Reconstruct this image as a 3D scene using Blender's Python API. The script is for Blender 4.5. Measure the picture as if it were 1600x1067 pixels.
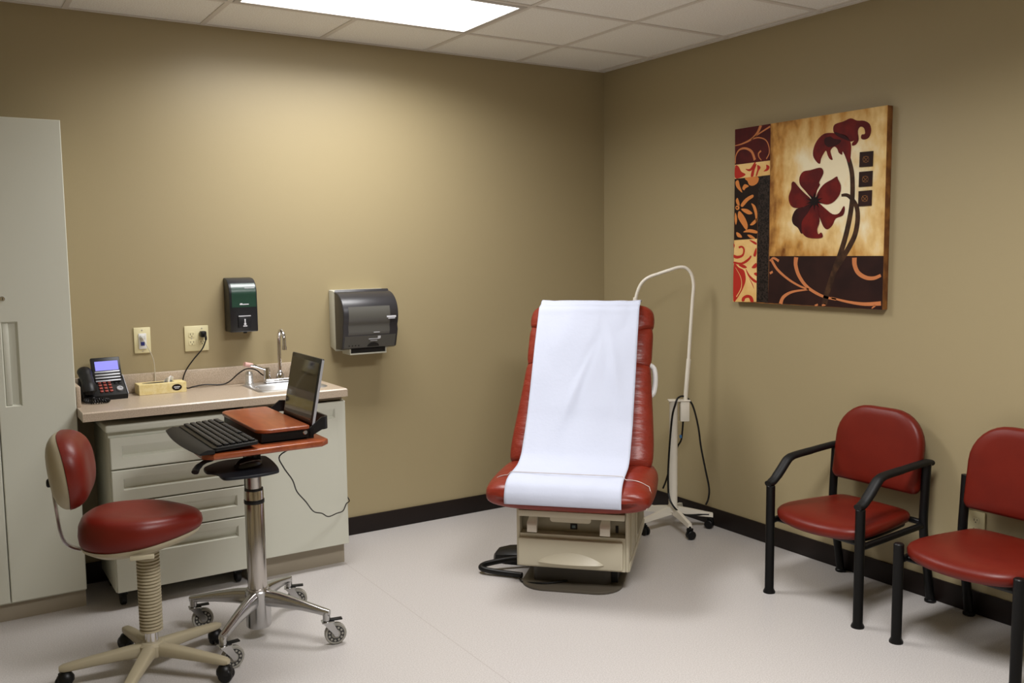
import bpy, bmesh, math, random
from mathutils import Vector, Matrix, noise
random.seed(7)
PI = math.pi
for o in list(bpy.data.objects): bpy.data.objects.remove(o, do_unlink=True)
scn = bpy.context.scene
COL = scn.collection

# ------------------------------------------------------------------ camera
F_PX, YAW, PITCH, ROLL = 1439.68, 0.5642, -0.0970, -0.0115
CAM = Vector((-3.7106, -4.7364, 1.5648))
CEIL = 2.6886
_fw = Vector((math.sin(YAW)*math.cos(PITCH), math.cos(YAW)*math.cos(PITCH), math.sin(PITCH)))
_rt0 = Vector((math.cos(YAW), -math.sin(YAW), 0)); _up0 = _rt0.cross(_fw)
_rt = _rt0*math.cos(ROLL)+_up0*math.sin(ROLL); _up = -_rt0*math.sin(ROLL)+_up0*math.cos(ROLL)
cam = bpy.data.cameras.new('camera'); cam.sensor_width = 36; cam.lens = F_PX/1600*36
cam.clip_start = .02
co = bpy.data.objects.new('camera', cam); COL.objects.link(co)
m4 = Matrix((_rt, _up, -_fw)).transposed().to_4x4(); m4.translation = CAM
co.matrix_world = m4; scn.camera = co
def ray(u, v, axis, val):
    """photo pixel -> point on an axis plane of the room"""
    d = _rt*((u-800)/F_PX)+_up*((533.5-v)/F_PX)+_fw
    return CAM+d*((val-CAM[axis])/d[axis])

# ------------------------------------------------------------------ light / exposure
scn.view_settings.view_transform = 'Standard'; scn.view_settings.look = 'None'
scn.view_settings.gamma = 1.0; scn.view_settings.use_curve_mapping = False
scn.view_settings.exposure = 0.22
W = bpy.data.worlds.new('world'); scn.world = W; W.use_nodes = True
W.node_tree.nodes['Background'].inputs[0].default_value = (.5, .5, .5, 1)
W.node_tree.nodes['Background'].inputs[1].default_value = 0.0
LENS_EMIT = 3.0; LAMP_W = (27.5, 53.0); LAMP_SPREAD = math.radians(158)   # fixture above the sink wall, fixture further into the room
LENS_COL = (1.0, .985, .98, 1)

# ------------------------------------------------------------------ materials
def lin(c):
    return tuple((x/255/12.92 if x/255 <= .04045 else ((x/255+.055)/1.055)**2.4) for x in c)+(1,)
def mat(name, rgb, rough=.5, metal=0, bump=None, var=None, spec=.5, coat=0, alpha=1, trans=0):
    m = bpy.data.materials.new(name); m.use_nodes = True
    nt = m.node_tree; b = nt.nodes['Principled BSDF']
    b.inputs['Base Color'].default_value = lin(rgb); b.inputs['Roughness'].default_value = rough
    b.inputs['Metallic'].default_value = metal; b.inputs['Specular IOR Level'].default_value = spec
    b.inputs['Coat Weight'].default_value = coat; b.inputs['Coat Roughness'].default_value = .12
    b.inputs['Alpha'].default_value = alpha; b.inputs['Transmission Weight'].default_value = trans
    tc = nt.nodes.new('ShaderNodeTexCoord')
    if var:                                    # (scale, rgb2, amount, detail)
        n = nt.nodes.new('ShaderNodeTexNoise'); n.inputs['Scale'].default_value = var[0]; n.inputs['Detail'].default_value = var[3] if len(var) > 3 else 4
        r = nt.nodes.new('ShaderNodeMapRange'); r.inputs[1].default_value = .38; r.inputs[2].default_value = .62; r.inputs[4].default_value = var[2]
        x = nt.nodes.new('ShaderNodeMix'); x.data_type = 'RGBA'
        x.inputs[6].default_value = lin(rgb); x.inputs[7].default_value = lin(var[1])
        nt.links.new(tc.outputs['Object'], n.inputs['Vector']); nt.links.new(n.outputs[0], r.inputs[0])
        nt.links.new(r.outputs[0], x.inputs[0]); nt.links.new(x.outputs[2], b.inputs['Base Color'])
    if bump:                                   # (scale, strength)
        n = nt.nodes.new('ShaderNodeTexNoise'); n.inputs['Scale'].default_value = bump[0]; n.inputs['Detail'].default_value = 3
        k = nt.nodes.new('ShaderNodeBump'); k.inputs['Strength'].default_value = bump[1]; k.inputs['Distance'].default_value = .002
        nt.links.new(tc.outputs['Object'], n.inputs['Vector']); nt.links.new(n.outputs[0], k.inputs['Height'])
        nt.links.new(k.outputs[0], b.inputs['Normal'])
    return m
def emis(name, rgb, strength):
    m = bpy.data.materials.new(name); m.use_nodes = True; nt = m.node_tree
    b = nt.nodes['Principled BSDF']; b.inputs['Base Color'].default_value = rgb
    b.inputs['Emission Color'].default_value = rgb; b.inputs['Emission Strength'].default_value = strength
    b.inputs['Roughness'].default_value = .6
    return m
def wood(name, c1, c2, rough=.3):
    m = mat(name, c1, rough, coat=.25); nt = m.node_tree; b = nt.nodes['Principled BSDF']
    tc = nt.nodes.new('ShaderNodeTexCoord'); mp = nt.nodes.new('ShaderNodeMapping'); mp.inputs['Scale'].default_value = (14, 3, 14)
    mp.inputs['Rotation'].default_value = (0, 0, .6)
    n = nt.nodes.new('ShaderNodeTexNoise'); n.inputs['Scale'].default_value = 2.2; n.inputs['Detail'].default_value = 6; n.inputs['Distortion'].default_value = 1.2
    cr = nt.nodes.new('ShaderNodeValToRGB'); cr.color_ramp.elements[0].position = .3; cr.color_ramp.elements[1].position = .72
    cr.color_ramp.elements[0].color = lin(c1); cr.color_ramp.elements[1].color = lin(c2)
    nt.links.new(tc.outputs['Object'], mp.inputs[0]); nt.links.new(mp.outputs[0], n.inputs['Vector'])
    nt.links.new(n.outputs[0], cr.inputs[0]); nt.links.new(cr.outputs[0], b.inputs['Base Color'])
    return m
M = {
 'wall': mat('wall_paint', (163, 149, 115), .42, bump=(220, .12), spec=.4),
 'floor': mat('vinyl_floor', (199, 195, 192), .33, var=(200, (168, 162, 158), .6, 2), bump=(150, .06), spec=.45),
 'base': mat('baseboard_vinyl', (26, 17, 14), .5, spec=.3),
 'tile': mat('ceiling_tile', (250, 249, 244), .9, var=(150, (228, 224, 216), .6, 2), bump=(130, .5), spec=.1),
 'tee': mat('tee_bar', (222, 216, 208), .45),
 'fixture': mat('fixture_metal', (205, 200, 195), .4),
 'cab': mat('cabinet_paint', (207, 208, 194), .42, bump=(300, .05)),
 'cabtoe': mat('cabinet_toe', (160, 150, 132), .55),
 'ctr': mat('laminate_counter', (194, 178, 158), .3, var=(240, (158, 141, 122), .7, 3)),
 'steel': mat('brushed_steel', (226, 226, 226), .38, 1),
 'chrome': mat('chrome', (225, 225, 228), .08, 1),
 'alu': mat('polished_aluminium', (190, 190, 190), .22, 1),
 'colmetal': mat('column_steel', (196, 192, 188), .2, 1),
 'black': mat('black_plastic', (11, 11, 12), .42, spec=.35),
 'blackgloss': mat('black_gloss', (10, 10, 11), .3),
 'blackmetal': mat('black_metal', (8, 8, 9), .42, bump=(400, .1), spec=.3),
 'blackrub': mat('black_rubber', (11, 11, 12), .55, spec=.35),
 'darkgrey': mat('dark_grey_plastic', (18, 18, 20), .4, spec=.35),
 'tray': mat('tray_plastic', (24, 27, 33), .5, spec=.35),
 'white': mat('white_plastic', (222, 222, 220), .4),
 'ivory': mat('ivory_plate', (224, 215, 172), .35),
 'hole': mat('dark_slot', (22, 18, 14), .8),
 'red': mat('red_vinyl', (107, 27, 15), .4, var=(9, (95, 22, 12), .5), bump=(160, .12), spec=.32),
 'redex': mat('exam_vinyl', (128, 40, 24), .38, var=(7, (114, 34, 20), .5), bump=(140, .15), spec=.45),
 'seam': mat('seam_thread', (84, 22, 16), .6),
 'beige': mat('beige_plastic', (184, 176, 150), .42),
 'beige2': mat('stool_shell', (176, 166, 140), .42),
 'exbody': mat('exam_body_paint', (202, 195, 172), .42),
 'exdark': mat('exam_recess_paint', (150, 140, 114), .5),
 'paper': mat('exam_paper_white', (196, 202, 219), .75, bump=(45, .5), spec=.15),
 'clear': mat('clear_vinyl', (235, 235, 235), .1, alpha=.06),
 'clearedge': mat('clear_vinyl_edge', (196, 184, 178), .3, alpha=.9),
 'cherry': wood('cherry_wood', (130, 58, 28), (156, 80, 40)),
 'screen': mat('laptop_screen', (22, 21, 18), .06),
 'lcd': emis('phone_lcd', lin((130, 130, 225)), .42),
 'keyred': mat('red_legend_keys', (150, 58, 44), .5),
 'silver': mat('silver_plastic', (176, 178, 184), .35, .3),
 'smoke': mat('smoked_plastic', (46, 45, 48), .33),
 'smokeclear': mat('smoked_window', (88, 87, 82), .33),
 'green': mat('green_soap_window', (16, 58, 44), .3, spec=.8),
 'soapblk': mat('soap_black', (26, 28, 32), .33),
 'dispgrey': mat('dispenser_grey', (196, 196, 182), .5),
 'mark': mat('pale_print', (214, 216, 222), .5),
 'tissuebox': mat('tissue_card', (224, 204, 140), .55, var=(60, (236, 222, 172), .7)),
 'tissue': mat('tissue_white', (238, 238, 240), .8),
 'lampwhite': mat('lamp_enamel', (226, 220, 206), .4),
 'redled': mat('red_button', (190, 40, 30), .4),
 'bluetag': mat('blue_tag', (60, 110, 160), .5),
 'redtip': mat('red_tip', (222, 178, 170), .4),
 'wheel': mat('clear_wheel', (150, 147, 138), .15, spec=.6),
 'plate': mat('base_plate_shaded', (84, 77, 66), .5),  # plate colour darkened to include the shadow it lies in
 'pedest': mat('pedestal_shaded', (60, 55, 46), .5),  # shade under the chair body put into the pedestal colour
 'wheeldark': mat('wheel_core', (52, 51, 50), .25),
 'greywhite': mat('grey_white_plastic', (205, 205, 200), .45),
 'whitecord': mat('white_cord', (206, 200, 184), .5),
 'blue': mat('blue_jack', (40, 46, 110), .4),
 'canvasside': mat('canvas_side', (150, 98, 44), .7, var=(18, (96, 52, 22), .8)),
 'maroon': mat('print_maroon', (82, 20, 22), .55, var=(16, (58, 14, 18), .7)),
 'pcream': mat('print_cream', (232, 196, 132), .55, var=(10, (214, 168, 96), .7)),
 'pblack': mat('print_black', (30, 18, 14), .55),
 'pspeck': mat('print_speckled', (15, 9, 8), .5, var=(120, (84, 70, 62), .35, 2), bump=(220, .6)),
 'porange': mat('print_orange', (206, 128, 66), .55),
 'pcopper': mat('print_copper', (196, 122, 76), .55),
 'pcrimson': mat('print_crimson', (176, 44, 34), .55),
 'pbrown': mat('print_brown', (46, 24, 20), .55, var=(9, (32, 16, 15), .7)),
 'petal': mat('print_petal', (112, 24, 20), .55, var=(14, (76, 12, 16), .8)),
 'petaldark': mat('print_petal_dark', (58, 14, 18), .55, var=(14, (34, 10, 12), .7)),
 'pstem': mat('print_stem', (50, 32, 22), .55, var=(30, (84, 56, 36), .6)),
 'pcore': mat('print_core', (20, 8, 8), .6),
}
def canvas_material():
    m = mat('print_parchment', (222, 190, 128), .55); nt = m.node_tree; b = nt.nodes['Principled BSDF']
    tc = nt.nodes.new('ShaderNodeTexCoord'); sp = nt.nodes.new('ShaderNodeSeparateXYZ')
    nt.links.new(tc.outputs['Generated'], sp.inputs[0])
    def math_(op, a, bb):
        n = nt.nodes.new('ShaderNodeMath'); n.operation = op
        for i, q in enumerate((a, bb)):
            if q is None: continue
            if isinstance(q, (int, float)): n.inputs[i].default_value = q
            else: nt.links.new(q, n.inputs[i])
        return n.outputs[0]
    ex = math_('ABSOLUTE', math_('SUBTRACT', sp.outputs[0], .52), None); ez = math_('ABSOLUTE', math_('SUBTRACT', sp.outputs[2], .5), None)
    ed = math_('MAXIMUM', ex, ez)
    mp = nt.nodes.new('ShaderNodeMapping'); mp.inputs['Scale'].default_value = (7, 1, 4); nt.links.new(tc.outputs['Generated'], mp.inputs[0])
    n = nt.nodes.new('ShaderNodeTexNoise'); n.inputs['Scale'].default_value = 1.6; n.inputs['Detail'].default_value = 8; nt.links.new(mp.outputs[0], n.inputs['Vector'])
    v = math_('ADD', math_('MULTIPLY', ed, 1.15), math_('MULTIPLY', n.outputs[0], .62))
    v2 = math_('SUBTRACT', v, math_('MULTIPLY', sp.outputs[0], .16))
    cr = nt.nodes.new('ShaderNodeValToRGB'); e = cr.color_ramp.elements
    e[0].position = .42; e[0].color = lin((242, 230, 196)); e[1].position = .95; e[1].color = lin((120, 70, 26))
    k = e.new(.62); k.color = lin((228, 196, 134)); k = e.new(.8); k.color = lin((196, 146, 76))
    nt.links.new(v2, cr.inputs[0]); nt.links.new(cr.outputs[0], b.inputs['Base Color'])
    return m
M['parch'] = canvas_material()
def floor_seam(m):
    nt = m.node_tree; b = nt.nodes['Principled BSDF']; tc = nt.nodes.new('ShaderNodeTexCoord'); sp = nt.nodes.new('ShaderNodeSeparateXYZ'); nt.links.new(tc.outputs['Object'], sp.inputs[0])
    a = nt.nodes.new('ShaderNodeMath'); a.operation = 'ADD'; a.inputs[1].default_value = 2.003; nt.links.new(sp.outputs[0], a.inputs[0])
    c = nt.nodes.new('ShaderNodeMath'); c.operation = 'ABSOLUTE'; nt.links.new(a.outputs[0], c.inputs[0])
    l = nt.nodes.new('ShaderNodeMath'); l.operation = 'LESS_THAN'; l.inputs[1].default_value = .0016; nt.links.new(c.outputs[0], l.inputs[0])
    f = nt.nodes.new('ShaderNodeMath'); f.operation = 'MULTIPLY'; f.inputs[1].default_value = .3; nt.links.new(l.outputs[0], f.inputs[0])
    x = nt.nodes.new('ShaderNodeMix'); x.data_type = 'RGBA'; x.inputs[7].default_value = lin((120, 104, 96)); nt.links.new(f.outputs[0], x.inputs[0])
    nt.links.new(b.inputs['Base Color'].links[0].from_socket, x.inputs[6]); nt.links.new(x.outputs[2], b.inputs['Base Color'])
floor_seam(M['floor'])
def pleats(m):
    nt = m.node_tree; bp = [n for n in nt.nodes if n.type == 'BUMP'][0]; tc = [n for n in nt.nodes if n.type == 'TEX_COORD'][0]
    mp = nt.nodes.new('ShaderNodeMapping'); mp.inputs['Scale'].default_value = (3, 16, 22); n = nt.nodes.new('ShaderNodeTexNoise'); n.inputs['Scale'].default_value = 1.3; n.inputs['Detail'].default_value = 3
    b2 = nt.nodes.new('ShaderNodeBump'); b2.inputs['Strength'].default_value = .55; b2.inputs['Distance'].default_value = .012
    nt.links.new(tc.outputs['Object'], mp.inputs[0]); nt.links.new(mp.outputs[0], n.inputs['Vector']); nt.links.new(n.outputs[0], b2.inputs['Height']); nt.links.new(bp.outputs[0], b2.inputs['Normal'])
    nt.links.new(b2.outputs[0], nt.nodes['Principled BSDF'].inputs['Normal'])
pleats(M['redex'])
for _m in bpy.data.materials:
    if _m.name.startswith('print_'): _m.node_tree.nodes['Principled BSDF'].inputs['Specular IOR Level'].default_value = .2

# ------------------------------------------------------------------ mesh helpers
I4 = Matrix.Identity(4)
def T(x, y, z): return Matrix.Translation((x, y, z))
def RX(a): return Matrix.Rotation(a, 4, 'X')
def RY(a): return Matrix.Rotation(a, 4, 'Y')
def RZ(a): return Matrix.Rotation(a, 4, 'Z')
def merge(dst, src, mx=I4):
    src.transform(mx); me = bpy.data.meshes.new('tmp'); src.to_mesh(me); src.free()
    dst.from_mesh(me); bpy.data.meshes.remove(me)
def box(bm, x0, x1, y0, y1, z0, z1, bev=0, seg=2, mx=I4):
    b = bmesh.new(); bmesh.ops.create_cube(b, size=1)
    b.transform(T((x0+x1)/2, (y0+y1)/2, (z0+z1)/2) @ Matrix.Diagonal((abs(x1-x0), abs(y1-y0), abs(z1-z0), 1)))
    if bev: bmesh.ops.bevel(b, geom=b.edges[:], offset=bev, segments=seg, affect='EDGES', profile=.5)
    merge(bm, b, mx)
def catmull(pts, sub=6, closed=False):
    P = [Vector(p) for p in pts]; n = len(P); out = []
    rng = range(n) if closed else range(n-1)
    for i in rng:
        if closed: p0, p1, p2, p3 = P[(i-1) % n], P[i], P[(i+1) % n], P[(i+2) % n]
        else: p0, p1, p2, p3 = P[max(i-1, 0)], P[i], P[i+1], P[min(i+2, n-1)]
        for k in range(sub):
            t = k/sub
            out.append(.5*((2*p1)+(-p0+p2)*t+(2*p0-5*p1+4*p2-p3)*t*t+(-p0+3*p1-3*p2+p3)*t**3))
    if not closed: out.append(P[-1])
    return out
def tube(bm, pts, r, n=10, sub=0, flat=None, mx=I4, ref=None):
    """round (or flattened) tube along points; r a number or a list"""
    P = catmull(pts, sub) if sub else [Vector(p) for p in pts]
    R = r if isinstance(r, (list, tuple)) else None
    b = bmesh.new(); rings = []; up = Vector(ref) if ref else None
    for i, p in enumerate(P):
        d = (P[min(i+1, len(P)-1)]-P[max(i-1, 0)]).normalized()
        if up is None: up = Vector((0, 0, 1)) if abs(d.z) < .9 else Vector((0, 1, 0))
        x = d.cross(up).normalized(); up = x.cross(d).normalized()
        rr = R[min(int(i*len(R)/len(P)), len(R)-1)] if R and len(R) != len(P) else (R[i] if R else r)
        fx = flat if flat else 1
        rings.append([b.verts.new(p+x*math.cos(2*PI*k/n)*rr*fx+up*math.sin(2*PI*k/n)*rr) for k in range(n)])
    for a, c in zip(rings, rings[1:]):
        for k in range(n): b.faces.new((a[k], a[(k+1) % n], c[(k+1) % n], c[k]))
    b.faces.new(rings[0]); b.faces.new(rings[-1])
    merge(bm, b, mx)
def lathe(bm, prof, n=24, mx=I4):
    b = bmesh.new(); rings = []
    for r, z in prof:
        rings.append([b.verts.new((r*math.cos(2*PI*k/n), r*math.sin(2*PI*k/n), z)) for k in range(n)] if r > 1e-6 else [b.verts.new((0, 0, z))])
    for a, c in zip(rings, rings[1:]):
        for k in range(n):
            if len(a) == 1 and len(c) == 1: continue
            if len(a) == 1: b.faces.new((a[0], c[k], c[(k+1) % n]))
            elif len(c) == 1: b.faces.new((a[k], a[(k+1) % n], c[0]))
            else: b.faces.new((a[k], a[(k+1) % n], c[(k+1) % n], c[k]))
    for e in (rings[0], rings[-1]):
        if len(e) > 1: b.faces.new(e)
    merge(bm, b, mx)
def cyl(bm, r, z0, z1, n=20, mx=I4, bev=0):
    if bev: lathe(bm, [(0, z0), (r-bev, z0), (r, z0+bev), (r, z1-bev), (r-bev, z1), (0, z1)], n, mx)
    else: lathe(bm, [(0, z0), (r, z0), (r, z1), (0, z1)], n, mx)
def prism(bm, outline, z0, z1, bev=0, seg=2, mx=I4):
    b = bmesh.new(); vs = [b.verts.new((p[0], p[1], z0)) for p in outline]; f = b.faces.new(vs)
    g = bmesh.ops.extrude_face_region(b, geom=[f]); up = [v for v in g['geom'] if isinstance(v, bmesh.types.BMVert)]
    for v in up: v.co.z = z1
    bmesh.ops.recalc_face_normals(b, faces=b.faces[:])
    if bev:
        es = [e for e in b.edges if abs(e.verts[0].co.z-e.verts[1].co.z) < 1e-7]
        bmesh.ops.bevel(b, geom=es, offset=bev, segments=seg, affect='EDGES', profile=.5)
    bmesh.ops.triangulate(b, faces=[f for f in b.faces if len(f.verts) > 4])
    merge(bm, b, mx)
def rrect(x0, x1, y0, y1, r, n=5):
    out = []
    rr = r if isinstance(r, (list, tuple)) else [r]*4      # order: x1y1, x0y1, x0y0, x1y0
    for (cx, cy, sx, sy, a0, q) in ((x1, y1, -1, -1, 0, rr[0]), (x0, y1, 1, -1, PI/2, rr[1]), (x0, y0, 1, 1, PI, rr[2]), (x1, y0, -1, 1, 1.5*PI, rr[3])):
        if q < 1e-6: out.append((cx, cy)); continue
        for k in range(n+1):
            a = a0+PI/2*k/n; out.append((cx+sx*q+q*math.cos(a), cy+sy*q+q*math.sin(a)))
    return out
def loft(bm, rings, caps=True, closed=True, mx=I4):
    b = bmesh.new(); R = [[b.verts.new(p) for p in r] for r in rings]
    for a, c in zip(R, R[1:]):
        n = len(a)
        for k in range(n if closed else n-1): b.faces.new((a[k], a[(k+1) % n], c[(k+1) % n], c[k]))
    if caps: b.faces.new(R[0]); b.faces.new(R[-1])
    merge(bm, b, mx)
def holed(bm, x0, x1, z0, z1, hx0, hx1, hz0, hz1, yf, th, dep, slope=0.0, rad=.006):
    """slab facing -y with a recessed pull; the pull's floor may slope inwards towards the bottom"""
    b = bmesh.new()
    def q(pts, y): return [b.verts.new((p[0], y, p[1])) for p in pts]
    ro = [(x0, z0), (x1, z0), (x1, z1), (x0, z1)]
    O1 = q(ro, yf+.003); ri = [(x0+.003, z0+.003), (x1-.003, z0+.003), (x1-.003, z1-.003), (x0+.003, z1-.003)]
    O2 = q(ri, yf); B = q(ro, yf+th)
    h = [(hx0, hz0), (hx1, hz0), (hx1, hz1), (hx0, hz1)]
    A = q(h, yf); i = rad
    D = [b.verts.new((hx0+i, yf+dep, hz0+i)), b.verts.new((hx1-i, yf+dep, hz0+i)), b.verts.new((hx1-i, yf+dep-slope, hz1-i)), b.verts.new((hx0+i, yf+dep-slope, hz1-i))]
    for P, Q in ((B, O1), (O1, O2), (O2, A), (A, D)):
        for k in range(4): b.faces.new((P[k], P[(k+1) % 4], Q[(k+1) % 4], Q[k]))
    b.faces.new(D); b.faces.new(B)
    bmesh.ops.recalc_face_normals(b, faces=b.faces[:]); merge(bm, b)
def obj(name, bm, m, parent=None, ang=38, kind=None, label=None):
    bmesh.ops.recalc_face_normals(bm, faces=bm.faces[:])
    me = bpy.data.meshes.new(name); bm.to_mesh(me); bm.free()
    me.polygons.foreach_set('use_smooth', [True]*len(me.polygons)); me.set_sharp_from_angle(angle=math.radians(ang))
    me.materials.append(M[m] if isinstance(m, str) else m)
    o = bpy.data.objects.new(name, me); COL.objects.link(o)
    if parent: o.parent = parent
    if kind: o['kind'] = kind
    if label: o['label'] = label
    return o
def tag(o, label, cat, group=None):
    o['label'] = label; o['category'] = cat
    if group: o['group'] = group
    return o
def thing(name, label, cat, loc=(0, 0, 0), rz=0, group=None):
    o = bpy.data.objects.new(name, None); COL.objects.link(o); o.empty_display_size = .1
    o.location = loc; o.rotation_euler = (0, 0, rz); return tag(o, label, cat, group)
def B(*args, **kw):
    bm = bmesh.new(); box(bm, *args, **kw); return bm
def N(fn, *args, **kw):
    bm = bmesh.new(); fn(bm, *args, **kw); return bm
def part(name, m, parent, fn, *args, **kw):
    return obj(name, N(fn, *args, **kw), m, parent)
def dup(o, parent=None):
    c = o.copy(); COL.objects.link(c); c.parent = parent
    for ch in o.children: dup(ch, c)
    return c
def struct(name, bm, m, parent=None):
    return obj(name, bm, m, parent, kind=None if parent else 'structure')

# ------------------------------------------------------------------ room shell
XL, YF = -4.75, -5.75
def slab(name, m, *a): return struct(name, B(*a), m)
floor = slab('floor', 'floor', XL, 0, YF, 0, -.1, 0)
wall_back = slab('wall_back', 'wall', XL-.1, .1, 0, .1, -.1, CEIL+.12)
wall_right = slab('wall_right', 'wall', 0, .1, YF-.1, 0, -.1, CEIL+.12)
slab('wall_left', 'wall', XL-.1, XL, YF-.1, 0, -.1, CEIL+.12)
slab('wall_front', 'wall', XL, 0, YF-.1, YF, -.1, CEIL+.12)
for nm, a in (('baseboard_back', (-3.186, -.001, -.012, -.0005, 0, .1)), ('baseboard_back', (XL+.013, -3.855, -.012, -.0005, 0, .1)), ('baseboard_right', (-.012, -.0005, YF, -.001, 0, .1)),
              ('baseboard_left', (XL+.0005, XL+.012, YF, -.001, 0, .1)), ('baseboard_front', (XL+.013, -.013, YF+.0005, YF+.012, 0, .1))):
    struct(nm, B(*a, bev=.003), 'base')
ceiling = slab('ceiling', 'tile', XL, 0, YF, 0, CEIL+.045, CEIL+.1)
XS = [0]+[-.0557-.61*i for i in range(8)]+[XL]
YS = [0]+[-.482-.61*i for i in range(9)]+[YF]
FIX = [(3, 1), (3, 5)]                      # first x cell (two cells wide), y cell
occ = {(i+k, j) for i, j in FIX for k in (0, 1)}
cache = {}
for i in range(len(XS)-1):
    for j in range(len(YS)-1):
        if (i, j) in occ: continue
        w, d = XS[i]-XS[i+1], YS[j]-YS[j+1]; key = (round(w, 3), round(d, 3))
        if key not in cache:
            t = obj('ceiling_tile', B(-w/2+.001, w/2-.001, -d/2+.001, d/2-.001, 0, .014), 'tile', ceiling); cache[key] = t
        else: t = cache[key].copy(); COL.objects.link(t)
        t.location = ((XS[i]+XS[i+1])/2, (YS[j]+YS[j+1])/2, CEIL+.005)
        if i+1 < len(XS)-1 and not ((i, j) in occ and (i+1, j) in occ):
            pass
for i in range(1, len(XS)-1):
    for j in range(len(YS)-1):
        if (i-1, j) in occ and (i, j) in occ and (i-1, j) in [tuple(f) for f in FIX]: continue
        obj('tee_bar', B(XS[i]-.012, XS[i]+.012, YS[j+1]+.012 if j < len(YS)-2 else YS[j+1], YS[j]-(.012 if j else 0), CEIL, CEIL+.02), 'tee', ceiling)
for j in range(1, len(YS)-1):
    obj('tee_bar', B(XL, 0, YS[j]-.012, YS[j]+.012, CEIL-.0006, CEIL+.02), 'tee', ceiling)
tb = bmesh.new(); box(tb, XL, 0, -.02, -.0005, CEIL, CEIL+.004); obj('wall_angle', tb, 'tee', ceiling)
tb = bmesh.new(); box(tb, -.02, -.0005, YF, -.02, CEIL, CEIL+.004); obj('wall_angle', tb, 'tee', ceiling)
for k, (i, j) in enumerate(FIX):
    x1, x0, y1, y0 = XS[i]-.013, XS[i+2]+.013, YS[j]-.013, YS[j+1]+.013
    lab = ('rectangular recessed ceiling light with a bright white lens above the sink wall', 'recessed ceiling light over the open floor, away from the sink wall')[k]
    t = thing('ceiling_light', lab, 'ceiling light', ((x0+x1)/2, (y0+y1)/2, CEIL))
    hx, hy = (x1-x0)/2, (y1-y0)/2; f = bmesh.new(); w = .028
    for a in ((-hx, hx, hy-w, hy), (-hx, hx, -hy, -hy+w), (-hx, -hx+w, -hy+w, hy-w), (hx-w, hx, -hy+w, hy-w)):
        box(f, *a, -.003, .02, bev=.002)
    obj('frame', f, 'fixture', t)
    obj('housing', B(-hx, hx, -hy, hy, .022, .04), 'fixture', t)
    obj('lens', B(-hx+w, hx-w, -hy+w, hy-w, .004, .012), emis('lens_glow', LENS_COL, LENS_EMIT), t)
    al = bpy.data.lights.new('troffer_lamp', 'AREA'); al.shape = 'RECTANGLE'; al.size = 2*(hx-w); al.size_y = 2*(hy-w); al.energy = LAMP_W[k]; al.color = LENS_COL[:3]; al.spread = LAMP_SPREAD
    ao = bpy.data.objects.new('troffer_lamp', al); COL.objects.link(ao); ao.parent = t; ao.location = (0, 0, .003)

# ------------------------------------------------------------------ tall cabinet
TX, TF = -3.19, -.335
t = thing('tall_cabinet', 'tall off-white storage cabinet with recessed pull standing beside the counter', 'cabinet', (TX, 0, 0))
obj('body', B(-.66, 0, TF+.022, -.002, .075, 2.145, bev=.003), 'cab', t)
obj('plinth', B(-.66, -.002, TF+.03, -.004, 0, .075), 'cabtoe', t)
d = obj('door', N(holed, -.297, 0, .085, 2.145, -.272, -.208, .935, 1.296, TF, .02, .016, .004, .01), 'cab', t)
obj('pull_strip', B(-.266, -.244, TF+.004, TF+.014, .941, 1.29, bev=.002), 'cab', d)
lk = bmesh.new(); cyl(lk, .011, -.006, .003, 16, T(-.258, TF, 1.393) @ RX(PI/2), .002); lo = obj('lock', lk, 'chrome', d)
obj('keyway', B(-.2592, -.2568, TF-.0036, TF-.002, 1.388, 1.398), 'hole', lo)
obj('door', N(holed, -.66, -.301, .085, 2.145, -.39, -.326, .935, 1.296, TF, .02, .016, .004, .01), 'cab', t)

# ------------------------------------------------------------------ counter run
CZ, CF, CX0, CX1 = .905, -.50, -3.188, -1.992
SK = (-2.395, -2.045, -.40, -.065)           # sink rim
def countertop():
    t = thing('countertop', 'speckled beige laminate worktop with backsplash along the wall', 'countertop', (0, 0, 0))
    bm = bmesh.new(); hx0, hx1, hy0, hy1 = SK[0]+.015, SK[1]-.015, SK[2]+.015, SK[3]-.015
    z0, z1 = CZ-.04, CZ; y1 = -.001; b = bmesh.new()
    def ring(z, r): return [b.verts.new((x, y, z)) for x, y in r]
    out = [(CX0, CF), (CX1, CF), (CX1, y1), (CX0, y1)]; inn = [(hx0, hy0), (hx1, hy0), (hx1, hy1), (hx0, hy1)]
    e = .006; out2 = [(CX0, CF+e), (CX1-e, CF+e), (CX1-e, y1), (CX0, y1)]
    A, A2, I1, I0, A0 = ring(z1-e, out), ring(z1, out2), ring(z1, inn), ring(z0, inn), ring(z0, out)
    for P, Q in ((A0, A), (A, A2), (A2, I1), (I1, I0), (I0, A0)):
        for k in range(4): b.faces.new((P[k], P[(k+1) % 4], Q[(k+1) % 4], Q[k]))
    merge(bm, b); obj('slab', bm, 'ctr', t)
    obj('backsplash', B(CX0, CX1, -.02, -.001, CZ, CZ+.092, bev=.004), 'ctr', t)
    obj('side_splash', B(CX0, CX0+.019, -.33, -.021, CZ, CZ+.092, bev=.004), 'ctr', t)
countertop()
PED = (-3.085, -2.50)
pf = -.455
t = thing('drawer_pedestal', 'off-white drawer unit with four recessed-pull drawers under the counter', 'cabinet', ((PED[0]+PED[1])/2, 0, 0))
hw = (PED[1]-PED[0])/2
obj('body', B(-hw, hw, pf+.022, -.03, .075, .80, bev=.002), 'cab', t)
obj('top_panel', B(-hw-.012, hw+.006, pf-.008, -.03, .80, .832, bev=.008, seg=3), 'cab', t)
zs = [(.634, .775), (.486, .628), (.338, .48), (.078, .332)]
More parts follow.
